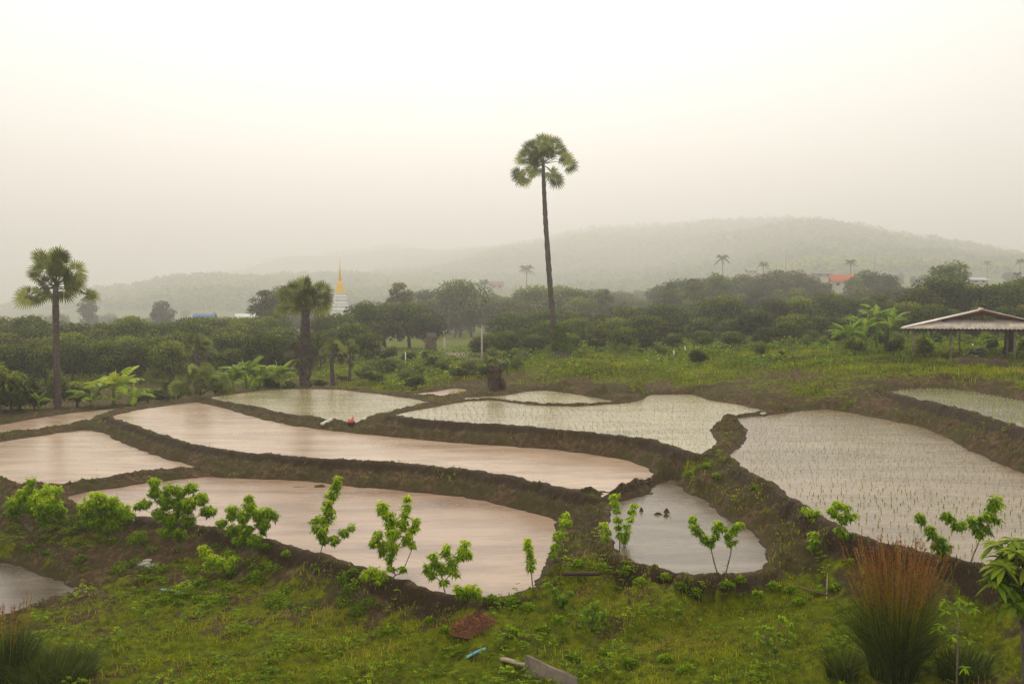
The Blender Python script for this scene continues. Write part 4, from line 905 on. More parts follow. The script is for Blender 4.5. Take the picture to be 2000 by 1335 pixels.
SAP = [
((70,1040),[(62,940,9),(60,955,10),(45,975,20),(30,990,18),(60,990,18)],"spindly sapling at the far left of the bank, one thin shoot above its bush",{"dens":1.8}),
((95,1045),[(85,965,16),(105,962,14),(75,985,22),(105,985,22),(90,1005,24),(115,1000,14)],"leafy bush-like sapling second from the left on the front bank",{"dens":1.9}),
((208,1058),[(195,978,20),(175,990,18),(215,985,20),(200,1005,24),(232,1000,20),(190,1020,20),(245,1010,14),(165,1005,12),(225,1025,16)],"wide low bushy sapling third from the left on the front bank",{"dens":1.9}),
((348,1080),[(300,945,13),(300,965,14),(335,955,15),(352,965,16),(372,955,14),(392,978,16),(375,985,18),(320,985,20),(350,995,22),(400,1000,14),(335,1020,20),(365,1020,16),(312,1008,15),(285,985,12),(268,990,9),(415,1000,9),(350,1045,14),(322,1038,12)],"largest bushy sapling of the front bank, many stems",{"dens":1.7}),
((488,1098),[(489,972,9),(490,988,13),(455,995,12),(450,1010,12),(478,1010,16),(500,1010,16),(522,1000,13),(535,1008,10),(510,1030,18),(480,1035,18),(455,1035,14),(430,1025,12),(500,1055,16),(470,1055,16)],"bushy sapling with a pointed top, right of the largest one",{"dens":1.6}),
((435,1128),[(398,1068,7),(402,1078,9),(415,1088,10),(428,1100,13),(410,1105,12),(460,1090,9),(445,1108,12)],"small low sapling in front of the pointed bushy one",{"dens":1.5}),
((598,1140),[(658,938,11),(656,952,12),(650,968,13),(645,985,14),(640,1003,15),(634,1020,16),(630,1037,16),(632,1055,14),(655,1055,13),(672,1040,12),(688,1030,9),(615,1018,10),(618,1035,10)],"tall narrow leaning sapling with a bare foot before the front pond",{}),
((757,1132),[(752,988,12),(745,995,10),(757,1005,14),(795,975,7),(794,990,9),(790,1005,11),(762,1025,15),(785,1022,14),(810,1018,9),(805,1035,12),(740,1045,12),(728,1060,10),(770,1042,18),(795,1050,14),(745,1070,16),(770,1070,16),(808,1065,11),(760,1095,10),(765,1108,9),(788,1112,7)],"sapling with twin tops and dense drooping leaves in the middle of the front pond's bank",{"dens":1.2,"dark":.03}),
((735,1145),[(715,1120,12),(730,1118,14),(748,1125,13),(738,1133,12)],"low bright green shrub at the foot of the twin-topped sapling",{}),
((872,1168),[(908,1062,9),(905,1075,11),(898,1090,12),(872,1070,9),(870,1082,11),(880,1098,13),(848,1085,10),(850,1100,13),(835,1112,12),(862,1115,14),(885,1118,12),(845,1125,11),(915,1085,8),(865,1138,9)],"rounded sapling right of the twin-topped one at the pond's lower edge",{}),
((905,1172),[(900,1150,14),(918,1152,14),(932,1158,11),(910,1163,12)],"low bright bush right of the rounded sapling",{"tint":.5}),
((1043,1152),[(1030,1057,7),(1030,1068,9),(1034,1082,9),(1038,1095,8),(1036,1108,6)],"small single-stemmed sapling at the right end of the front pond",{}),
((1066,1118),[(1104,1008,8),(1108,1018,8),(1098,1022,10),(1094,1038,9),(1088,1052,8),(1083,1068,7),(1078,1080,5)],"thin leaning sapling on the dike right of the front pond",{}),
((1210,1078),[(1200,970,7),(1200,982,8),(1204,998,8),(1206,1014,8),(1209,1030,7),(1210,1043,5)],"tall thin sapling at the left shore of the heart-shaped pond",{}),
((1188,1068),[(1180,1025,7),(1186,1037,8),(1184,1050,7)],"tiny sapling left of the two thin ones by the heart-shaped pond",{}),
((1222,1084),[(1239,988,6),(1236,1000,7),(1230,1014,8),(1226,1028,9),(1224,1043,9),(1220,1056,8)],"thin sapling with a bent top, right one at the heart-shaped pond's left shore",{}),
((1404,1126),[(1354,1015,7),(1356,1027,8),(1364,1040,8),(1374,1052,9),(1386,1060,9),(1396,1048,8),(1398,1034,6)],"forked sapling leaning left over the heart-shaped pond",{}),
((1414,1126),[(1404,1024,6),(1412,1034,8),(1422,1046,10),(1432,1042,10),(1440,1028,8),(1446,1024,5),(1428,1058,9)],"sapling with a heart-shaped crown leaning right over the heart-shaped pond",{}),
((1645,1062),[(1640,988,11),(1652,992,10),(1625,998,8),(1635,1005,12),(1658,1008,12),(1648,1020,12),(1640,1035,10),(1650,1045,9)],"bright sapling at the near shore of the large right-hand pond",{"tint":.5}),
((1588,1082),[(1586,1042,7),(1589,1055,7),(1587,1068,5)],"tiny yellow-green sapling on the dike left of the plumed grass",{"tint":.6}),
((1572,1022),[(1590,1005,12),(1575,998,9),(1605,1015,10),(1588,1018,10)],"low green tuft on top of the dike beside the large right-hand pond",{}),
((1835,1100),[(1798,1008,8),(1804,1018,9),(1812,1032,10),(1820,1046,10),(1835,1055,11),(1848,1068,10),(1828,1068,10),(1840,1082,9)],"sapling with one leaning shoot behind the plumed grass",{"dark":.08}),
((1892,1098),[(1848,1005,8),(1856,1015,8),(1945,978,10),(1952,985,8),(1942,995,12),(1930,1008,12),(1945,1015,10),(1918,1018,10),(1895,1015,8),(1880,1028,9),(1905,1032,10),(1930,1032,10),(1870,1028,7),(1915,1045,7)],"spreading sapling with a bare fork, right of the plumed grass",{"dark":.08}),
((1157,1262),[(1165,1188,14),(1148,1198,13),(1178,1200,13),(1160,1210,15),(1140,1215,11),(1182,1218,11),(1160,1228,13)],"dark fine-leaved shrub standing on the lawn",{"dark":.22,"L":.09}),
((1520,1300),[(1490,1228,10),(1478,1240,8),(1505,1225,10),(1530,1212,10),(1545,1222,10),(1550,1240,9),(1520,1240,11),(1500,1255,11),(1535,1258,11),(1512,1272,10)],"sparse yellowish shrub on the right-hand lawn",{"dens":.55,"L":.10,"tint":.5,"dark":.05}),
((1095,1192),[(1080,1150,12),(1072,1142,9),(1088,1165,13),(1105,1172,12),(1098,1182,12),(1115,1160,8)],"dark weedy shrub beside the brown plank over the ditch",{"dark":.15,"L":.10}),
]
for (bx, by), cl, lb, kw in SAP:
    sh = "shrub" in lb or "bush right" in lb or "tuft" in lb
    sapling(bx, by, cl, lb, "shrub" if sh else "sapling", name="shrub" if sh else "sapling", **kw)
# low leafy clumps along the pond banks
lab = "low leafy weed clump on the muddy bank"
for k, (x, y, r) in enumerate([(1225,1128,16),(1180,1112,14),(1250,1142,12),(1300,1140,10),(1420,1148,13),(1445,1136,11),(1330,1152,10),(1360,1165,12),(1130,1105,10),(1000,1185,14),(960,1175,12),(1030,1190,12),(1510,1150,12),(1545,1160,10),(1480,1165,10),(1380,915,9),(1345,935,10),(1400,935,9),(1475,955,8),(690,1120,8),(560,1090,9),(520,1075,9),(320,1175,12),(350,1180,10),(1090,1215,12),(1000,1240,13),(1060,1235,12),(1120,1290,16),(1180,1280,14),(1230,1300,14),(1300,1290,12),(1340,1310,16),(1560,1180,10),(840,1215,9),(870,1235,10),(1630,1150,12),(1600,1160,10),(1660,1100,10),(1700,1130,12)]):
    b = hit(x, y); rm = r/FPX*b[1]
    o = empty("weed_clump", tuple(b), lab, "weeds", "low weed clumps on the banks")
    n = 150; q = rand_dir(n); q[:, 2] = abs(q[:, 2]); P = q*RNG.random((n, 1))**.4*np.array([rm, rm, rm*.8])
    fb = MB(); add_leaves(fb, P, q+RNG.normal(0, .4, (n, 3)), .11, .055, np.clip(.5+q[:, 2]*.25+RNG.normal(0, .15, n), 0, 1)); fb.build("foliage", M_weed, o)
for k in range(95):
    x = U(0, 760); y = 1000+.18*x+U(-10, 110)
    b = hit(x, y)
    if sample(D, b[0:1], b[1:2])[0] < .6: continue
    rm = U(.14, .4); o = empty("weed_clump", tuple(b), "dark weed clump on the slope below the front pond", "weeds", "dark weed clumps below the front pond")
    n = int(420*rm); q = rand_dir(n); q[:, 2] = abs(q[:, 2]); P = q*RNG.random((n, 1))**.4*np.array([rm, rm, rm*.75])
    fb = MB(); add_leaves(fb, P, q+RNG.normal(0, .4, (n, 3)), .10, .05, np.clip(.34+q[:, 2]*.25+RNG.normal(0, .15, n), 0, 1)); fb.build("foliage", M_weed, o)
# ------------------------------------------------------------------ big-leaved mango tree at the right edge
def rosette(fb, p, n, L, W, tint):
    a = np.arange(n)*2.4+RNG.random(); e = RNG.uniform(-.5, .7, n)
    for ai, ei in zip(a, e):
        d = np.array([math.cos(ai)*math.cos(ei), math.sin(ai)*math.cos(ei), math.sin(ei)]); s = np.array([-math.sin(ai), math.cos(ai), 0]); l = L*RNG.uniform(.75, 1.15)
        t = np.linspace(0, 1, 7); c = p+d*t[:, None]*l; c[:, 2] -= .45*l*t**2; w = W*np.sin(np.pi*np.clip(t*.96+.03, 0, 1))**.7*.5
        up = np.cross(s, d)*-1; V = np.concatenate([c, c+s*w[:, None]+[0, 0, .2]*w[:, None], c-s*w[:, None]+[0, 0, .2]*w[:, None]])
        Q = [[i, i+1, 8+i, 7+i] for i in range(6)]+[[i+1, i, 14+i, 15+i] for i in range(6)]
        fb.add(V, Q, None, np.clip(tint+RNG.normal(0, .12), 0, 1))
MY = 15.0
b = on_y(2004, 1290, MY); gz = ground_z(b[0], MY); o = empty("mango_tree", (b[0], MY, gz), "big-leaved glossy mango tree cut by the right edge", "mango tree")
off = np.array([b[0], MY, gz]); tb = MB(); fb = MB()
top = on_y(1998, 1150, MY)-off
tb.tube([[0, 0, -.3], [.05, 0, top[2]*.5], top], [.09, .07, .05], 8)
for cx, cy in [(1962,1072),(1985,1058),(1945,1098),(1975,1100),(1935,1128),(1962,1140),(1990,1085),(1990,1125),(1955,1165),(1985,1160),(2010,1070),(2025,1100),(2015,1140),(2040,1070),(2050,1120),(2000,1100),(1975,1125),(2030,1150),(2060,1090)]+[(U(1950, 2060), U(1062, 1175)) for _ in range(14)]:
    p = on_y(cx, cy, MY)-off; p[1] += U(-.35, .35); tb.tube([top*.9+[0, 0, -.1], (top+p)/2+[0, 0, -.05], p], [.03, .02, .012], 5)
    rosette(fb, p, 17, .30, .10, .8 if cy < 1110 else .5)
tb.build("trunk", M_bark, o, True); fb.build("foliage", M_bright, o)
# young umbrella-leaved tree beside the plumed grass
UY = 21.0
b = on_y(1868, 1290, UY); gz = ground_z(b[0], UY); o = empty("young_tree", (b[0], UY, gz), "young thin-stemmed tree with an umbrella of drooping leaves, right of the plumed grass", "tree")
off = np.array([b[0], UY, gz]); tb = MB(); fb = MB(); top = on_y(1868, 1178, UY)-off
tb.tube([[0, 0, -.3], [.02, 0, top[2]*.5], top], [.03, .024, .016], 6)
for cx, cy in [(1868,1168),(1850,1176),(1886,1174),(1838,1188),(1900,1188),(1860,1186),(1878,1190),(1845,1225),(1832,1232),(1852,1236),(1890,1250),(1880,1300)]:
    p = on_y(cx, cy, UY)-off; p[1] += U(-.2, .2); tb.tube([np.array([0, 0, min(top[2], p[2]-.05)]), p], [.012, .008], 4); rosette(fb, p, 10, .17, .05, .45)
tb.build("trunk", M_stem, o, True); fb.build("foliage", M_sap, o)
# ------------------------------------------------------------------ plumed grass and dark tussocks
def tussock(name, px, by, Y, n, h, rad, spread, label, mat, plumes=0, ph=2.5, w=.018, tint=.45, cat="grass tussock"):
    p = on_y(px, by, Y) if Y else hit(px, by); Y = float(p[1]); gz = ground_z(p[0], Y); o = empty(name, (p[0], Y, gz), label, cat)
    a = RNG.random(n)*6.28; r0 = rad*RNG.random(n)**.6; u = np.stack([np.cos(a), np.sin(a), 0*a], 1); a2 = a+RNG.normal(0, .9, n); u2 = np.stack([np.cos(a2), np.sin(a2), 0*a], 1)
    B = u*r0[:, None]; L = h*RNG.uniform(.55, 1.1, n); ln = (spread*RNG.uniform(.2, 1, n)*(.4+.6*r0/rad))
    ts = [0, .3, .6, .85, 1]; pts = []
    for t in ts:
        pts.append(B+u2*(L*ln*t**1.7)[:, None]+np.array([0, 0, 1])*(L*(t-.45*ln*t**2.5))[:, None])
    s = np.stack([-np.sin(a2+1.2), np.cos(a2+1.2), 0*a], 1); V = []; 
    for q, ww in zip(pts, [1, .9, .7, .4, .05]): V += [q-s*w*ww*.5, q+s*w*ww*.5]
    V = np.stack(V, 1).reshape(-1, 3); i = np.arange(n)[:, None]*10
    Q = np.concatenate([np.concatenate([i+2*k, i+2*k+1, i+2*k+3, i+2*k+2], 1) for k in range(4)])
    fb = MB(); tt = np.repeat(np.clip(tint+RNG.normal(0, .2, n), 0, 1), 10)+np.tile([-.15, -.15, -.05, -.05, .05, .05, .12, .12, .2, .2], n)
    fb.add(V, Q, None, np.clip(tt, 0, 1)); fb.build("blades", mat, o)
    if plumes:
        pb = MB(); stb = MB()
        for k in range(plumes):
            a = RNG.random()*6.28; rr = rad*RNG.random()**.5; l = ph*U(.72, 1.03); ln = U(.03, .42)*(.35+rr/rad)
            b0 = np.array([math.cos(a)*rr, math.sin(a)*rr, 0]); t = np.linspace(0, 1, 6); c = b0+np.stack([math.cos(a)*ln*l*t**1.6*.6, math.sin(a)*ln*l*t**1.6*.6, l*(t-.1*ln*t*t)], 1)
            stb.tube(c, np.linspace(.006, .003, 6), 3, cap=False, tint=U(.4, .9))
            m = 46; q = RNG.random(m); q = 1-.42*q**1.5; f = q*5; i0 = np.clip(f.astype(int), 0, 4); P = c[i0]*(1-(f-i0))[:, None]+c[i0+1]*(f-i0)[:, None]
            D_ = unit(c[5]-c[4])*1.0+RNG.normal(0, .42, (m, 3)); add_leaves(pb, P, D_, RNG.uniform(.05, .13, m), .013, np.clip(U(.2, .8)+RNG.normal(0, .12, m), 0, 1), droop=.1)
        stb.build("flower_stalk", M_grass, o)["kind"] = "stuff"; pb.build("flower_plume", M_plume, o)["kind"] = "stuff"
    return o
tussock("plumed_grass", 1745, 1325, 22.5, 2600, 2.2, .5, .85, "tall clump of grass with reddish-brown plumes at the lower right", M_dark_grass, 260, 3.1, .018, .5)
tussock("grass_tussock", 1645, 1325, None, 500, .8, .35, 1.0, "low dark tussock at the left foot of the plumed grass", M_dark_grass)
tussock("grass_tussock", 1880, 1328, None, 700, .9, .5, 1.0, "dark tussock at the right foot of the plumed grass", M_dark_grass)
tussock("grass_tussock", 105, 1334, None, 2400, .95, 1.0, 1.0, "large dark tussock in the lower left corner", M_dark_grass, tint=.3)
tussock("grass_tussock", 8, 1325, None, 1300, 1.5, .6, .8, "dark tussock with reddish stalks at the left edge", M_dark_grass, 30, 2.2, tint=.3)
# ------------------------------------------------------------------ stump of a palm on the far rim
p = hit(966, 764); o = empty("palm_stump", (p[0], p[1]+.4, ground_z(p[0], p[1]+.4)), "dark rotten palm stump on the far rim between two ponds", "stump")
mb = MB(); mb.tube([[0, 0, -.3], [.02, 0, .3], [0, 0, .9], [-.03, 0, 1.5], [-.02, 0, 1.85]], [.50, .40, .36, .33, .26], 12, jit=.28); mb.tube([[.5, .1, -.2], [.62, .1, .45], [.6, .1, .9]], [.3, .24, .1], 8, jit=.3)
mb.build("stump_body", M_darkwood, o)
mb = MB()
for k in range(90): a = U(0, 6.28); z = U(.2, 1.8); mb.tube([[math.cos(a)*.45, math.sin(a)*.45, z], [math.cos(a)*.62, math.sin(a)*.62, z+.2]], [.05, .02], 4)
for k in range(7): a = U(-1, 1.2); mb.tube([[.4, 0, 1.2], [.4+U(.2, .6), U(-.3, .3), 1.7], [.4+U(.4, 1.0), U(-.3, .3), U(.9, 1.7)]], [.03, .02, .01], 4)
mb.build("leaf_stub", M_darkwood, o)["kind"] = "stuff"
# ------------------------------------------------------------------ open shed
M_tin = plain_mat("corrugated_roof", (.46, .36, .28), (.82, .72, .60), 1.6, .45, .15, .5, metal=.0, bscale=30)
SY_ = 80.0
def sp(px, py, Y=SY_): return on_y(px, py, Y)
gz = ground_z(*sp(1918, 705)[:2]); cxs = sp(1918, 705)[0]; base = np.array([cxs, SY_, gz])
o = empty("open_shed", tuple(base), "open-sided shed with a corrugated gabled roof on concrete posts", "shed", rz=-math.atan2(cxs, SY_)*.92)
ez = sp(1918, 642)[2]-gz; az_ = sp(1918, 604)[2]-gz; hw = (sp(2068, 642)[0]-sp(1768, 642)[0])/2*1.0; sz = sp(1918, 625)[2]-gz; DEP = 9.0; sw_ = hw-3.2
def corrug(mb, A, B, C, D_, n, amp=.045, th=.02):
    """sheet with corners A,B (lower edge), C,D (upper edge above B,A); waves run up the slope"""
    A, B, C, D_ = map(lambda q: np.array(q, float), (A, B, C, D_)); t = np.linspace(0, 1, n); nr = unit(np.cross(B-A, D_-A))
    lo = A+(B-A)*t[:, None]; hi = D_+(C-D_)*t[:, None]; wv = np.sin(np.arange(n)*math.pi/2)*amp
    lo = lo+nr*wv[:, None]; hi = hi+nr*wv[:, None]; V = np.concatenate([lo, hi, lo-nr*th, hi-nr*th]); i = np.arange(n-1)
    mb.add(V, np.concatenate([np.stack([i, i+1, n+i+1, n+i], 1), np.stack([2*n+i+1, 2*n+i, 3*n+i, 3*n+i+1], 1), np.stack([i+1, i, 2*n+i, 2*n+i+1], 1), np.stack([n+i, n+i+1, 3*n+i+1, 3*n+i], 1)]))
rb = MB(); corrug(rb, (-hw+.0, 0, ez), (hw, 0, ez), (sw_, 1.5, sz), (-sw_, 1.5, sz), 160, .065); rb.build("roof_skirt", M_tin, o)
rb = MB(); corrug(rb, (-hw, DEP, ez), (-hw, .1, ez), (0, 1.0, az_), (0, DEP, az_), 180, .03); rb.build("roof_slope", M_tin, o)
rb = MB(); corrug(rb, (hw, .1, ez), (hw, DEP, ez), (0, DEP, az_), (0, 1.0, az_), 180, .03); rb.build("roof_slope", M_tin, o)
M_red = plain_mat("rust_red_beam", (.09, .03, .018), (.18, .07, .04), 5, .7, .3)
bb = MB(); ov = .07
for sg in (-1, 1): bb.tube([(sg*sw_*1.02, 1.0, sz-.02), (0, 1.0, az_-.12)], [.11, .11], 4); bb.tube([(sg*(sw_*.75), 1.6, sz+.02), (0, 1.6, az_-.33)], [.09, .09], 4)
bb.build("gable_rafter", M_red, o)
bb = MB(); bb.box((0, 1.55, sz-.12), (sw_, .06, .10)); bb.box((0, 1.55, (sz+az_)/2-.1), (.09, .06, (az_-sz)/2)); bb.build("tie_beam", M_red, o)
bb = MB(); bb.tube([(0, .9, az_+.04), (0, DEP, az_+.04)], [.09, .09], 6); bb.build("ridge_cap", M_tin, o)
bb = MB(); bb.box((0, .5, ez-.10), (hw-.3, .05, .07)); bb.build("eave_beam", M_darkwood, o)
for px, yy, wpx in ((1793, .6, .085), (1862, .9, .1), (1976, .6, .085), (1966, 3.2, .08), (1810, 5.5, .07), (1880, 6.0, .07), (2040, .6, .08)):
    x = sp(px, 690, SY_)[0]-cxs; zz_ = -.1
    bb = MB(); bb.box((x, yy, (ez-.12+zz_-.3)/2), (wpx, wpx, (ez-.12-zz_+.3)/2)); bb.build("post", M_conc, o)
bb = MB(); bb.box((sp(1970, 660)[0]-cxs, 3.6, ez*.62), (.35, .04, ez*.32)); bb.build("back_board", M_darkwood, o)
# heap of soil and a plant under the shed
p = hit(1925, 708); 
def heap(name, px, py, rx, ry, h, mat, label, cat, Y=None, chips=0, cm=None):
    p = hit(px, py); o = empty(name, (p[0], p[1], ground_z(p[0], p[1])), label, cat); n = 26; mb = MB(); a = np.linspace(0, 2*math.pi, n, endpoint=False); V = []; rs = np.linspace(0, 1, 9)
    for r in rs: V.append(np.stack([np.cos(a)*rx*r, np.sin(a)*ry*r, h*(1-r**1.6)*(1+RNG.normal(0, .12, n))-.1*r**3-.05+0*a], 1))
    V = np.concatenate(V); i = np.arange(8)[:, None]*n; j = np.arange(n)[None]; mb.add(V, np.stack([i+j, i+n+j, i+n+(j+1) % n, i+(j+1) % n], -1).reshape(-1, 4)); mb.build("heap_body", mat, o, True)
    if chips:
        r = RNG.random(chips)**.5; aa = RNG.random(chips)*6.28; fb = MB(); P = np.stack([np.cos(aa)*rx*r, np.sin(aa)*ry*r, h*(1-r**1.6)-.04], 1)
        add_leaves(fb, P, rand_dir(chips)*[1, 1, .4]+[0, 0, .2], RNG.uniform(.06, .14, chips), .03, RNG.random(chips), droop=.1); fb.build("dead_leaves", cm, o)
    return o
M_soil = plain_mat("heaped_soil", (.035, .022, .013), (.09, .058, .034), 4, .95, 1.0)
heap("soil_heap", 1895, 708, 1.5, .9, .55, M_soil, "heap of dark soil on the floor of the open shed", "soil heap"); heap("soil_heap", 1945, 714, 1.3, .8, .6, M_soil, "heap of soil in front of the shed's right post", "soil heap")
M_red_leaf = leaf_mat("dry_red_leaves", [(0, (.16, .055, .02)), (.5, (.32, .13, .055)), (1, (.48, .25, .12))], .2, .8)
heap("leaf_heap", 932, 1228, .75, .5, .42, plain_mat("red_mulch", (.13, .05, .02), (.30, .13, .06), 30, .9, 1), "heap of reddish-brown dead leaves on the lawn", "leaf heap", chips=900, cm=M_red_leaf)
p = hit(1906, 704); o = empty("motorbike", tuple(p), "dark parked motorbike with a small white lamp in the shed", "motorbike")
M_blk = plain_mat("black_paint", (.008, .008, .008), (.02, .018, .016), 8, .35, 0, .5); M_wht = plain_mat("white_plastic", (.6, .6, .56), (.8, .8, .76), 8, .4, 0, .5)
def ring(mb, c, R_, r, n=20, ax="x"):
    a = np.linspace(0, 2*math.pi, n+1); P = np.stack([np.cos(a)*R_, 0*a, np.sin(a)*R_], 1)+np.array(c); mb.tube(P, r, 6, cap=False)
for sx_ in (-.55, .62): mb = MB(); ring(mb, (sx_, 0, .2+.08), .26, .05); mb.build("wheel", M_blk, o)
mb = MB(); mb.tube([(-.5, 0, .75), (-.2, 0, .6), (.15, 0, .58), (.5, 0, .72), (.8, 0, .7)], [.1, .16, .17, .14, .06], 8); mb.tube([(-.55, 0, .28), (-.4, 0, .9)], .04, 6); mb.tube([(.62, 0, .28), (.2, 0, .4)], .04, 6); mb.build("body", M_blk, o, True)
mb = MB(); mb.tube([(.0, 0, .78), (.35, 0, .84), (.7, 0, .86)], [.09, .13, .08], 8); mb.build("saddle", M_blk, o, True)
mb = MB(); mb.tube([(-.45, -.35, 1.02), (-.36, 0, .96), (-.45, .35, 1.02)], .025, 6); mb.build("handlebar", M_blk, o)
mb = MB(); mb.lathe([(0, -.09), (.07, -.06), (.09, 0), (.07, .06), (0, .09)], 12, (-.3, -.05, 1.22)); mb.build("headlight", M_wht, o, True)
# ------------------------------------------------------------------ stupa
M_white = plain_mat("whitewash", (.75, .73, .68), (.90, .88, .84), 1.5, .8, .1); M_gold = plain_mat("gold_paint", (.80, .45, .03), (.95, .62, .06), 2, .45, .05, .6)
SD = float(ST(205)); k_ = SD/FPX
p = on_y(664.5, 600, SD); gz = ground_z(p[0], SD); o = empty("stupa", (p[0], SD, 0), "white stupa with a golden bell and needle spire above the trees", "stupa")
def zy(py): return on_y(664, py, SD)[2]
mb = MB()
tiers = [(19, 640, 622), (16.5, 622, 612), (15, 612, 605), (13.8, 605, 597), (12.6, 597, 592), (11.6, 592, 585), (10.6, 585, 579), (9.4, 579, 572)]
prof = [(19*k_, gz-2), (19*k_, zy(640))]
for r, y0, y1 in tiers: prof += [(r*k_, zy(y0)), (r*k_, zy(y1)-.25*k_*3), (r*k_*1.07, zy(y1)-.25*k_*2), (r*k_*1.07, zy(y1))]
prof.append((0, zy(572)+.05)); mb.lathe(prof, 32, square=1, rot=.5); mb.build("tiered_base", M_white, o)
mb = MB(); mb.lathe([(8.2*k_, zy(573)), (8.6*k_, zy(569)), (7.4*k_, zy(567)), (8.0*k_, zy(565)), (6.8*k_, zy(562)), (6.4*k_, zy(558)), (6.6*k_, zy(555)), (5.6*k_, zy(553)), (4.2*k_, zy(551)), (3.9*k_, zy(549)), (0, zy(548.5))], 28); mb.build("bell", M_gold, o, True)
mb = MB(); pr = []
for i in range(13):
    y = 549-i*2.1; r = (3.5-.2*i); pr += [(r*k_, zy(y)), (r*k_*.75, zy(y-1.5))]
pr += [(.75*k_, zy(520)), (.5*k_, zy(512)), (.35*k_, zy(506)), (0, zy(502))]; mb.lathe(pr, 18); mb.build("spire", M_gold, o, True)
# ------------------------------------------------------------------ distant buildings
M_cream = plain_mat("cream_wall", (.38, .33, .25), (.5, .44, .34), 2, .85, .1)
def house(px, ridge_y, Y, wpx, hpx, roof_h_px, col, label, name="house", wall=None, rz=.1, dep=.7, windows=2):
    Y = float(ST(Y)); k = Y/FPX; p = on_y(px, ridge_y, Y); gz = ground_z(p[0], Y)
    o = empty(name, (p[0], Y, 0), label, "house" if name == "house" else "hut", rz=rz); w = wpx*k/2; rh = roof_h_px*k; top = p[2]; ez = top-rh; d = w*dep; z0 = min(gz-1, ez-hpx*k)
    mb = MB(); mb.box((0, 0, (ez-.05+z0)/2), (w*.86, d*.86, (ez-.05-z0)/2)); mb.build("wall", wall or M_cream, o)
    M = plain_mat("roof_"+name+str(int(px)), tuple(c*.85 for c in col), col, 3, .6, .15, stretch=(3, 1, 1)); mb = MB(); t = .06*k*6
    for s in (-1, 1): mb.add([(-w, s*d, ez), (w, s*d, ez), (w, 0, top), (-w, 0, top), (-w, s*d, ez-t), (w, s*d, ez-t), (w, 0, top-t), (-w, 0, top-t)], [[0, 1, 2, 3], [7, 6, 5, 4], [0, 4, 5, 1], [0, 3, 7, 4], [1, 5, 6, 2]])
    mb.build("roof", M, o)
    mb = MB(); mb.add([(-w*.86, -d*.8, ez), (-w*.86, d*.8, ez), (-w*.86, 0, top-t*1.5)], None, [[0, 1, 2]]); mb.build("gable", wall or M_cream, o); mb = MB(); mb.add([(w*.86, -d*.8, ez), (w*.86, d*.8, ez), (w*.86, 0, top-t*1.5)], None, [[0, 1, 2]]); mb.build("gable", wall or M_cream, o)
    for i in range(windows):
        x = (i-(windows-1)/2)*w*.8; mb = MB(); mb.box((x, -d*.86-.03, ez-hpx*k*.35), (w*.12, .05, hpx*k*.16)); mb.build("window", M_blk, o)
    return o
house(400, 612.5, 190, 42, 9, 6, (.14, .25, .45), "low building with a blue metal roof behind the left orchard")
house(486, 612.5, 195, 52, 8, 8, (.85, .85, .82), "long building with a bright white metal roof behind the orchard")
house(1645, 536, 245, 48, 14, 14, (.62, .16, .06), "house with an orange tiled roof among the trees on the rise", rz=-.2)
house(1905, 542, 215, 42, 8, 5, (.6, .6, .58), "building with a pale metal roof above the dark grove", rz=.25)
house(970, 549, 330, 26, 8, 8, (.42, .26, .2), "faint house with a pinkish roof in the hazy valley")
house(1468, 524, 262, 22, 5, 5, (.5, .45, .36), "faint house with a sandy roof behind the olive trees")
house(1605, 533, 250, 36, 6, 3, (.2, .19, .18), "low house with a grey roof left of the orange roof")
house(642, 575, 215, 44, 30, 14, (.20, .19, .18), "temple hall with a steep grey roof beside the stupa")
house(841, 650, 138, 20, 14, 8, (.12, .07, .045), "small brown wooden hut above the path", "hut", plain_mat("hut_wood", (.06, .042, .03), (.14, .10, .07), 4, .9, .3), .5, 1.0, 1)
house(735, 681, 128, 46, 6, 4, (.25, .2, .15), "low lean-to with a pale roof left of the hut", "hut", MATS["hut_wood"], .05, .5, 1)
# ------------------------------------------------------------------ poles
M_pole = plain_mat("pole_concrete", (.34, .31, .25), (.52, .48, .40), 3, .8, .1)
def pole(px, top, bot, Y, label, r=.10, arm=False, name="utility_pole", mat=None):
    Y = float(ST(Y)); t = on_y(px, top, Y); gz = ground_z(t[0], Y); b = max(gz, -5); o = empty(name, (t[0], Y, gz), label, "pole")
    mb = MB(); mb.tube([(0, 0, -.5), (0, 0, (t[2]-gz)/2), (0, 0, t[2]-gz)], [r*1.2, r, r*.75], 8); mb.build("shaft", mat or M_pole, o)
    if arm: mb = MB(); mb.box((0, -.1, t[2]-gz-.35), (.7, .05, .05)); mb.build("crossarm", M_darkwood, o)
for a in ((941, 640, 700, 108, "pale concrete pole standing behind the palm stump"), (868, 658, 690, 132, "pale pole beside the dirt path", .14), (1379, 588, 622, 150, "pale pole rising out of the orchard right of the tall palm", .12), (1535, 488, 520, 240, "tall dark pole on the hazy rise", .2), (1709, 490, 522, 245, "thin pole right of the orange roof", .2), (1740, 504, 530, 245, "second thin pole right of the orange roof", .2)): pole(*a)
def post(px, top, bot, Y, label): pole(px, top, bot, Y, label, .07, False, "fence_post", M_white)
post(1316, 684, 706, 101, "short white post among the young fruit trees"); post(1338, 676, 690, 112, "small white post near the orchard edge"); post(1360, 682, 700, 106, "thin pale post behind the spindly tree")
post(792, 688, 702, 116, "small pale post on the grass below the brown shed")
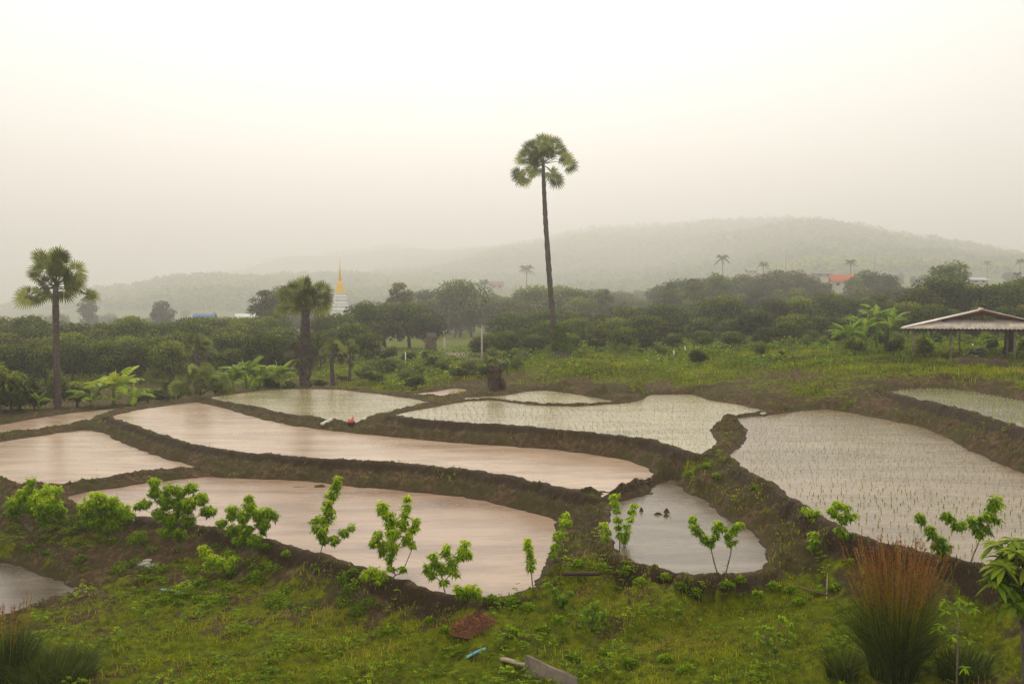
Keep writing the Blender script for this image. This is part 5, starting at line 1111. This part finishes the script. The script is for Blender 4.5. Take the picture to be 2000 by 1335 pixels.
# dirt path in the gap
Pp = [(858, 702), (905, 704), (925, 703), (905, 695), (885, 688), (872, 684)]
mbp = MB(); L_ = []
for x, y in [(1000, 706), (960, 704), (925, 702), (900, 696), (885, 690), (873, 685), (868, 680)]:
    q = hit(x, y); L_.append(q[:2])
L_ = np.array(L_); tt_ = np.linspace(0, len(L_)-1, 50); kk = np.clip(tt_.astype(int), 0, len(L_)-2); c = L_[kk]*(1-(tt_-kk))[:, None]+L_[kk+1]*(tt_-kk)[:, None]
dd = np.gradient(c, axis=0); dd /= np.linalg.norm(dd, axis=1)[:, None]; nn = np.stack([-dd[:, 1], dd[:, 0]], 1)
rows = []
for s in np.linspace(-1.3, 1.3, 5): q = c+nn*s; rows.append(np.c_[q, sample(H, q[:, 0], q[:, 1])+.14-.06*abs(s)])
Vp = np.stack(rows, 1).reshape(-1, 3); i = np.arange(49)[:, None]*5; j = np.arange(4)[None]
tag(link("path", mesh_from("path", Vp, np.stack([i+j, i+j+1, i+5+j+1, i+5+j], -1).reshape(-1, 4), None, [plain_mat("dirt_path", (.17, .12, .075), (.26, .19, .12), 2, .9, .3)])), kind="structure")
# ------------------------------------------------------------------ small things
def rot_to(o, d): o.rotation_euler = Vector(d).to_track_quat("X", "Z").to_euler()
def stick(name, px0, py0, px1, py1, r, mat, label, cat, lift=.05, flat=None, open_end=False, up=0):
    a = hit(px0, py0)+[0, 0, lift]; b = hit(px1, py1)+[0, 0, lift+up]; mb = MB(); d = b-a
    if flat: 
        s = unit(np.cross(d, [0, 0, 1.])); u_ = unit(np.cross(s, d)); V = []
        n = 7
        for t in np.linspace(0, 1, n):
            q = d*t+RNG.normal(0, .006, 3); V += [q-s*flat/2-u_*r, q+s*flat/2-u_*r, q+s*flat/2+u_*r, q-s*flat/2+u_*r]
        Q = []
        for k in range(n-1):
            for e in range(4): Q.append([4*k+e, 4*k+(e+1) % 4, 4*k+4+(e+1) % 4, 4*k+4+e])
        Q += [[3, 2, 1, 0], [4*n-4, 4*n-3, 4*n-2, 4*n-1]]; mb.add(V, Q)
    else:
        mid = d*.5+np.array([0, 0, .02]); mb.tube([(0, 0, 0), mid, d], [r, r, r], 10, cap=not open_end)
        if open_end: mb.tube([d, mid, (0, 0, 0)], [r*.8]*3, 10, cap=False)
    o = mb.build(name, mat, None, not flat); o.location = a; return tag(o, label, cat)
M_blue = plain_mat("blue_pipe", (.12, .38, .48), (.2, .5, .58), 4, .35, 0, .5); M_blue2 = plain_mat("pale_blue_pipe", (.28, .42, .6), (.4, .55, .7), 4, .35, 0, .5)
stick("water_pipe", 912, 1290, 948, 1274, .035, M_blue, "short turquoise plastic pipe lying on the lawn", "pipe", .08, open_end=True)
stick("water_pipe", 316, 1157, 360, 1166, .032, M_blue2, "pale blue plastic pipe in the grass at the left", "pipe", .08, open_end=True)
stick("plank", 980, 1292, 1058, 1318, .035, M_plank, "pale weathered plank lying in front of the concrete slab", "plank", .09, .14)
stick("timber_beam", 1098, 1138, 1172, 1139, .05, M_darkwood, "dark brown beam laid over the ditch", "beam", .28, .12)
stick("plank", 628, 834, 648, 823, .06, plain_mat("white_board", (.5, .45, .38), (.7, .65, .55), 4, .7, .2), "short white board set in the dike as a water spout", "board", .12, .32)
stick("plank", 1535, 1149, 1618, 1175, .02, M_wood, "thin grey stick lying left of the plumed grass", "stick", .12, .03)
stick("stake", 1614, 1172, 1616, 1122, .018, M_plank, "thin upright stake left of the plumed grass", "stake", .0, None)
# concrete slab, a corner of a sunken wall
a = hit(1028, 1312); b = hit(1030, 1300); dY = a[1]
A = hit(1028, 1320); Bq = hit(1125, 1350)+np.array([0, 0, -.1]); hgt_ = .5
mb = MB(); d = unit(Bq-A); s = np.array([-d[1], d[0], 0])*.06; Lq = np.linalg.norm(Bq-A); V = []
for t in np.linspace(0, 1, 6):
    q = (Bq-A)*t; V += [q-s+[0, 0, -.35], q+s+[0, 0, -.35], q+s+[0, 0, hgt_-.1*t+U(-.02, .02)], q-s+[0, 0, hgt_-.1*t+U(-.02, .02)]]
Q = [[4*k+e, 4*k+(e+1) % 4, 4*k+4+(e+1) % 4, 4*k+4+e] for k in range(5) for e in range(4)]+[[3, 2, 1, 0], [20, 21, 22, 23]]
mb.add(V, Q); ob = mb.build("concrete_slab", M_conc); ob.location = A; tag(ob, "weathered concrete slab standing on edge in the lawn", "concrete slab")
# red bag
p = hit(686, 829); o = empty("plastic_bag", (p[0], p[1], p[2]+.02), "crumpled red plastic bag on the dike between two ponds", "bag")
M_bag = plain_mat("red_plastic", (.50, .05, .035), (.75, .12, .09), 9, .35, .6, .5)
mb = MB(); mb.lathe([(0, 0), (.17, .02), (.22, .1), (.19, .2), (.1, .27), (.04, .3), (0, .31)], 14, jit=.22); mb.build("bag_body", M_bag, o, True); mb = MB(); mb.tube([(.04, 0, .28), (.12, .02, .35), (.18, 0, .3)], [.04, .05, .015], 6, jit=.3); mb.build("bag_knot", M_bag, o, True)
# pale stones and scraps on the left slope
M_stone = plain_mat("pale_stone", (.30, .26, .20), (.5, .45, .36), 10, .8, .6)
def rock(px, py, r, label, mat=None, name="stone", sq=.6, el=1.0, rz=None):
    p = hit(px, py); mb = MB(); n = 9; prof = [(0, -r*sq)]+[(r*math.sin(t)*1.0, -r*sq*math.cos(t)) for t in np.linspace(.4, 2.7, 5)]+[(0, r*sq)]; mb.lathe(prof, n, jit=.22); ob = mb.build(name, mat or M_stone, None, False); ob.location = p+[0, 0, r*sq*.4]; ob.scale = (el, 1, 1); ob.rotation_euler = (U(-.2, .2), U(-.2, .2), U(0, 3) if rz is None else rz); return tag(ob, label, "stone")
rock(282, 1106, .16, "pale flat stone on the left slope, left one of two", el=1.5, rz=.5); rock(297, 1107, .17, "pale flat stone on the left slope, right one of two", el=1.6, rz=.2); rock(284, 1101, .12, "small pale stone above the two flat ones on the left slope", el=2, rz=.4)
rock(1490, 809, .22, "pale stone where the two right-hand rice ponds meet", el=1.3, sq=.35)
for x, y, lb in ((1268, 938, "small dark clod at the right end of the long pond"), (1255, 945, "small clod in the mud beside the heart-shaped pond"), (1153, 953, "dark clod near the right end of the long pond")): rock(x, y, .09, lb, M_soil, "mud_clod")
for x, y, lb in ((1311, 1012, "thin dark twig standing in the heart-shaped pond"),): 
    p = on_z(x, y+14, .35); mb = MB(); mb.tube([(0, 0, -.1), (-.03, 0, .25), (-.06, 0, .5)], [.012, .01, .006], 5); mb.tube([(0, 0, .0), (.08, 0, .12)], [.012, .01], 5); ob = mb.build("twig", M_darkwood); ob.location = p; tag(ob, lb, "twig")
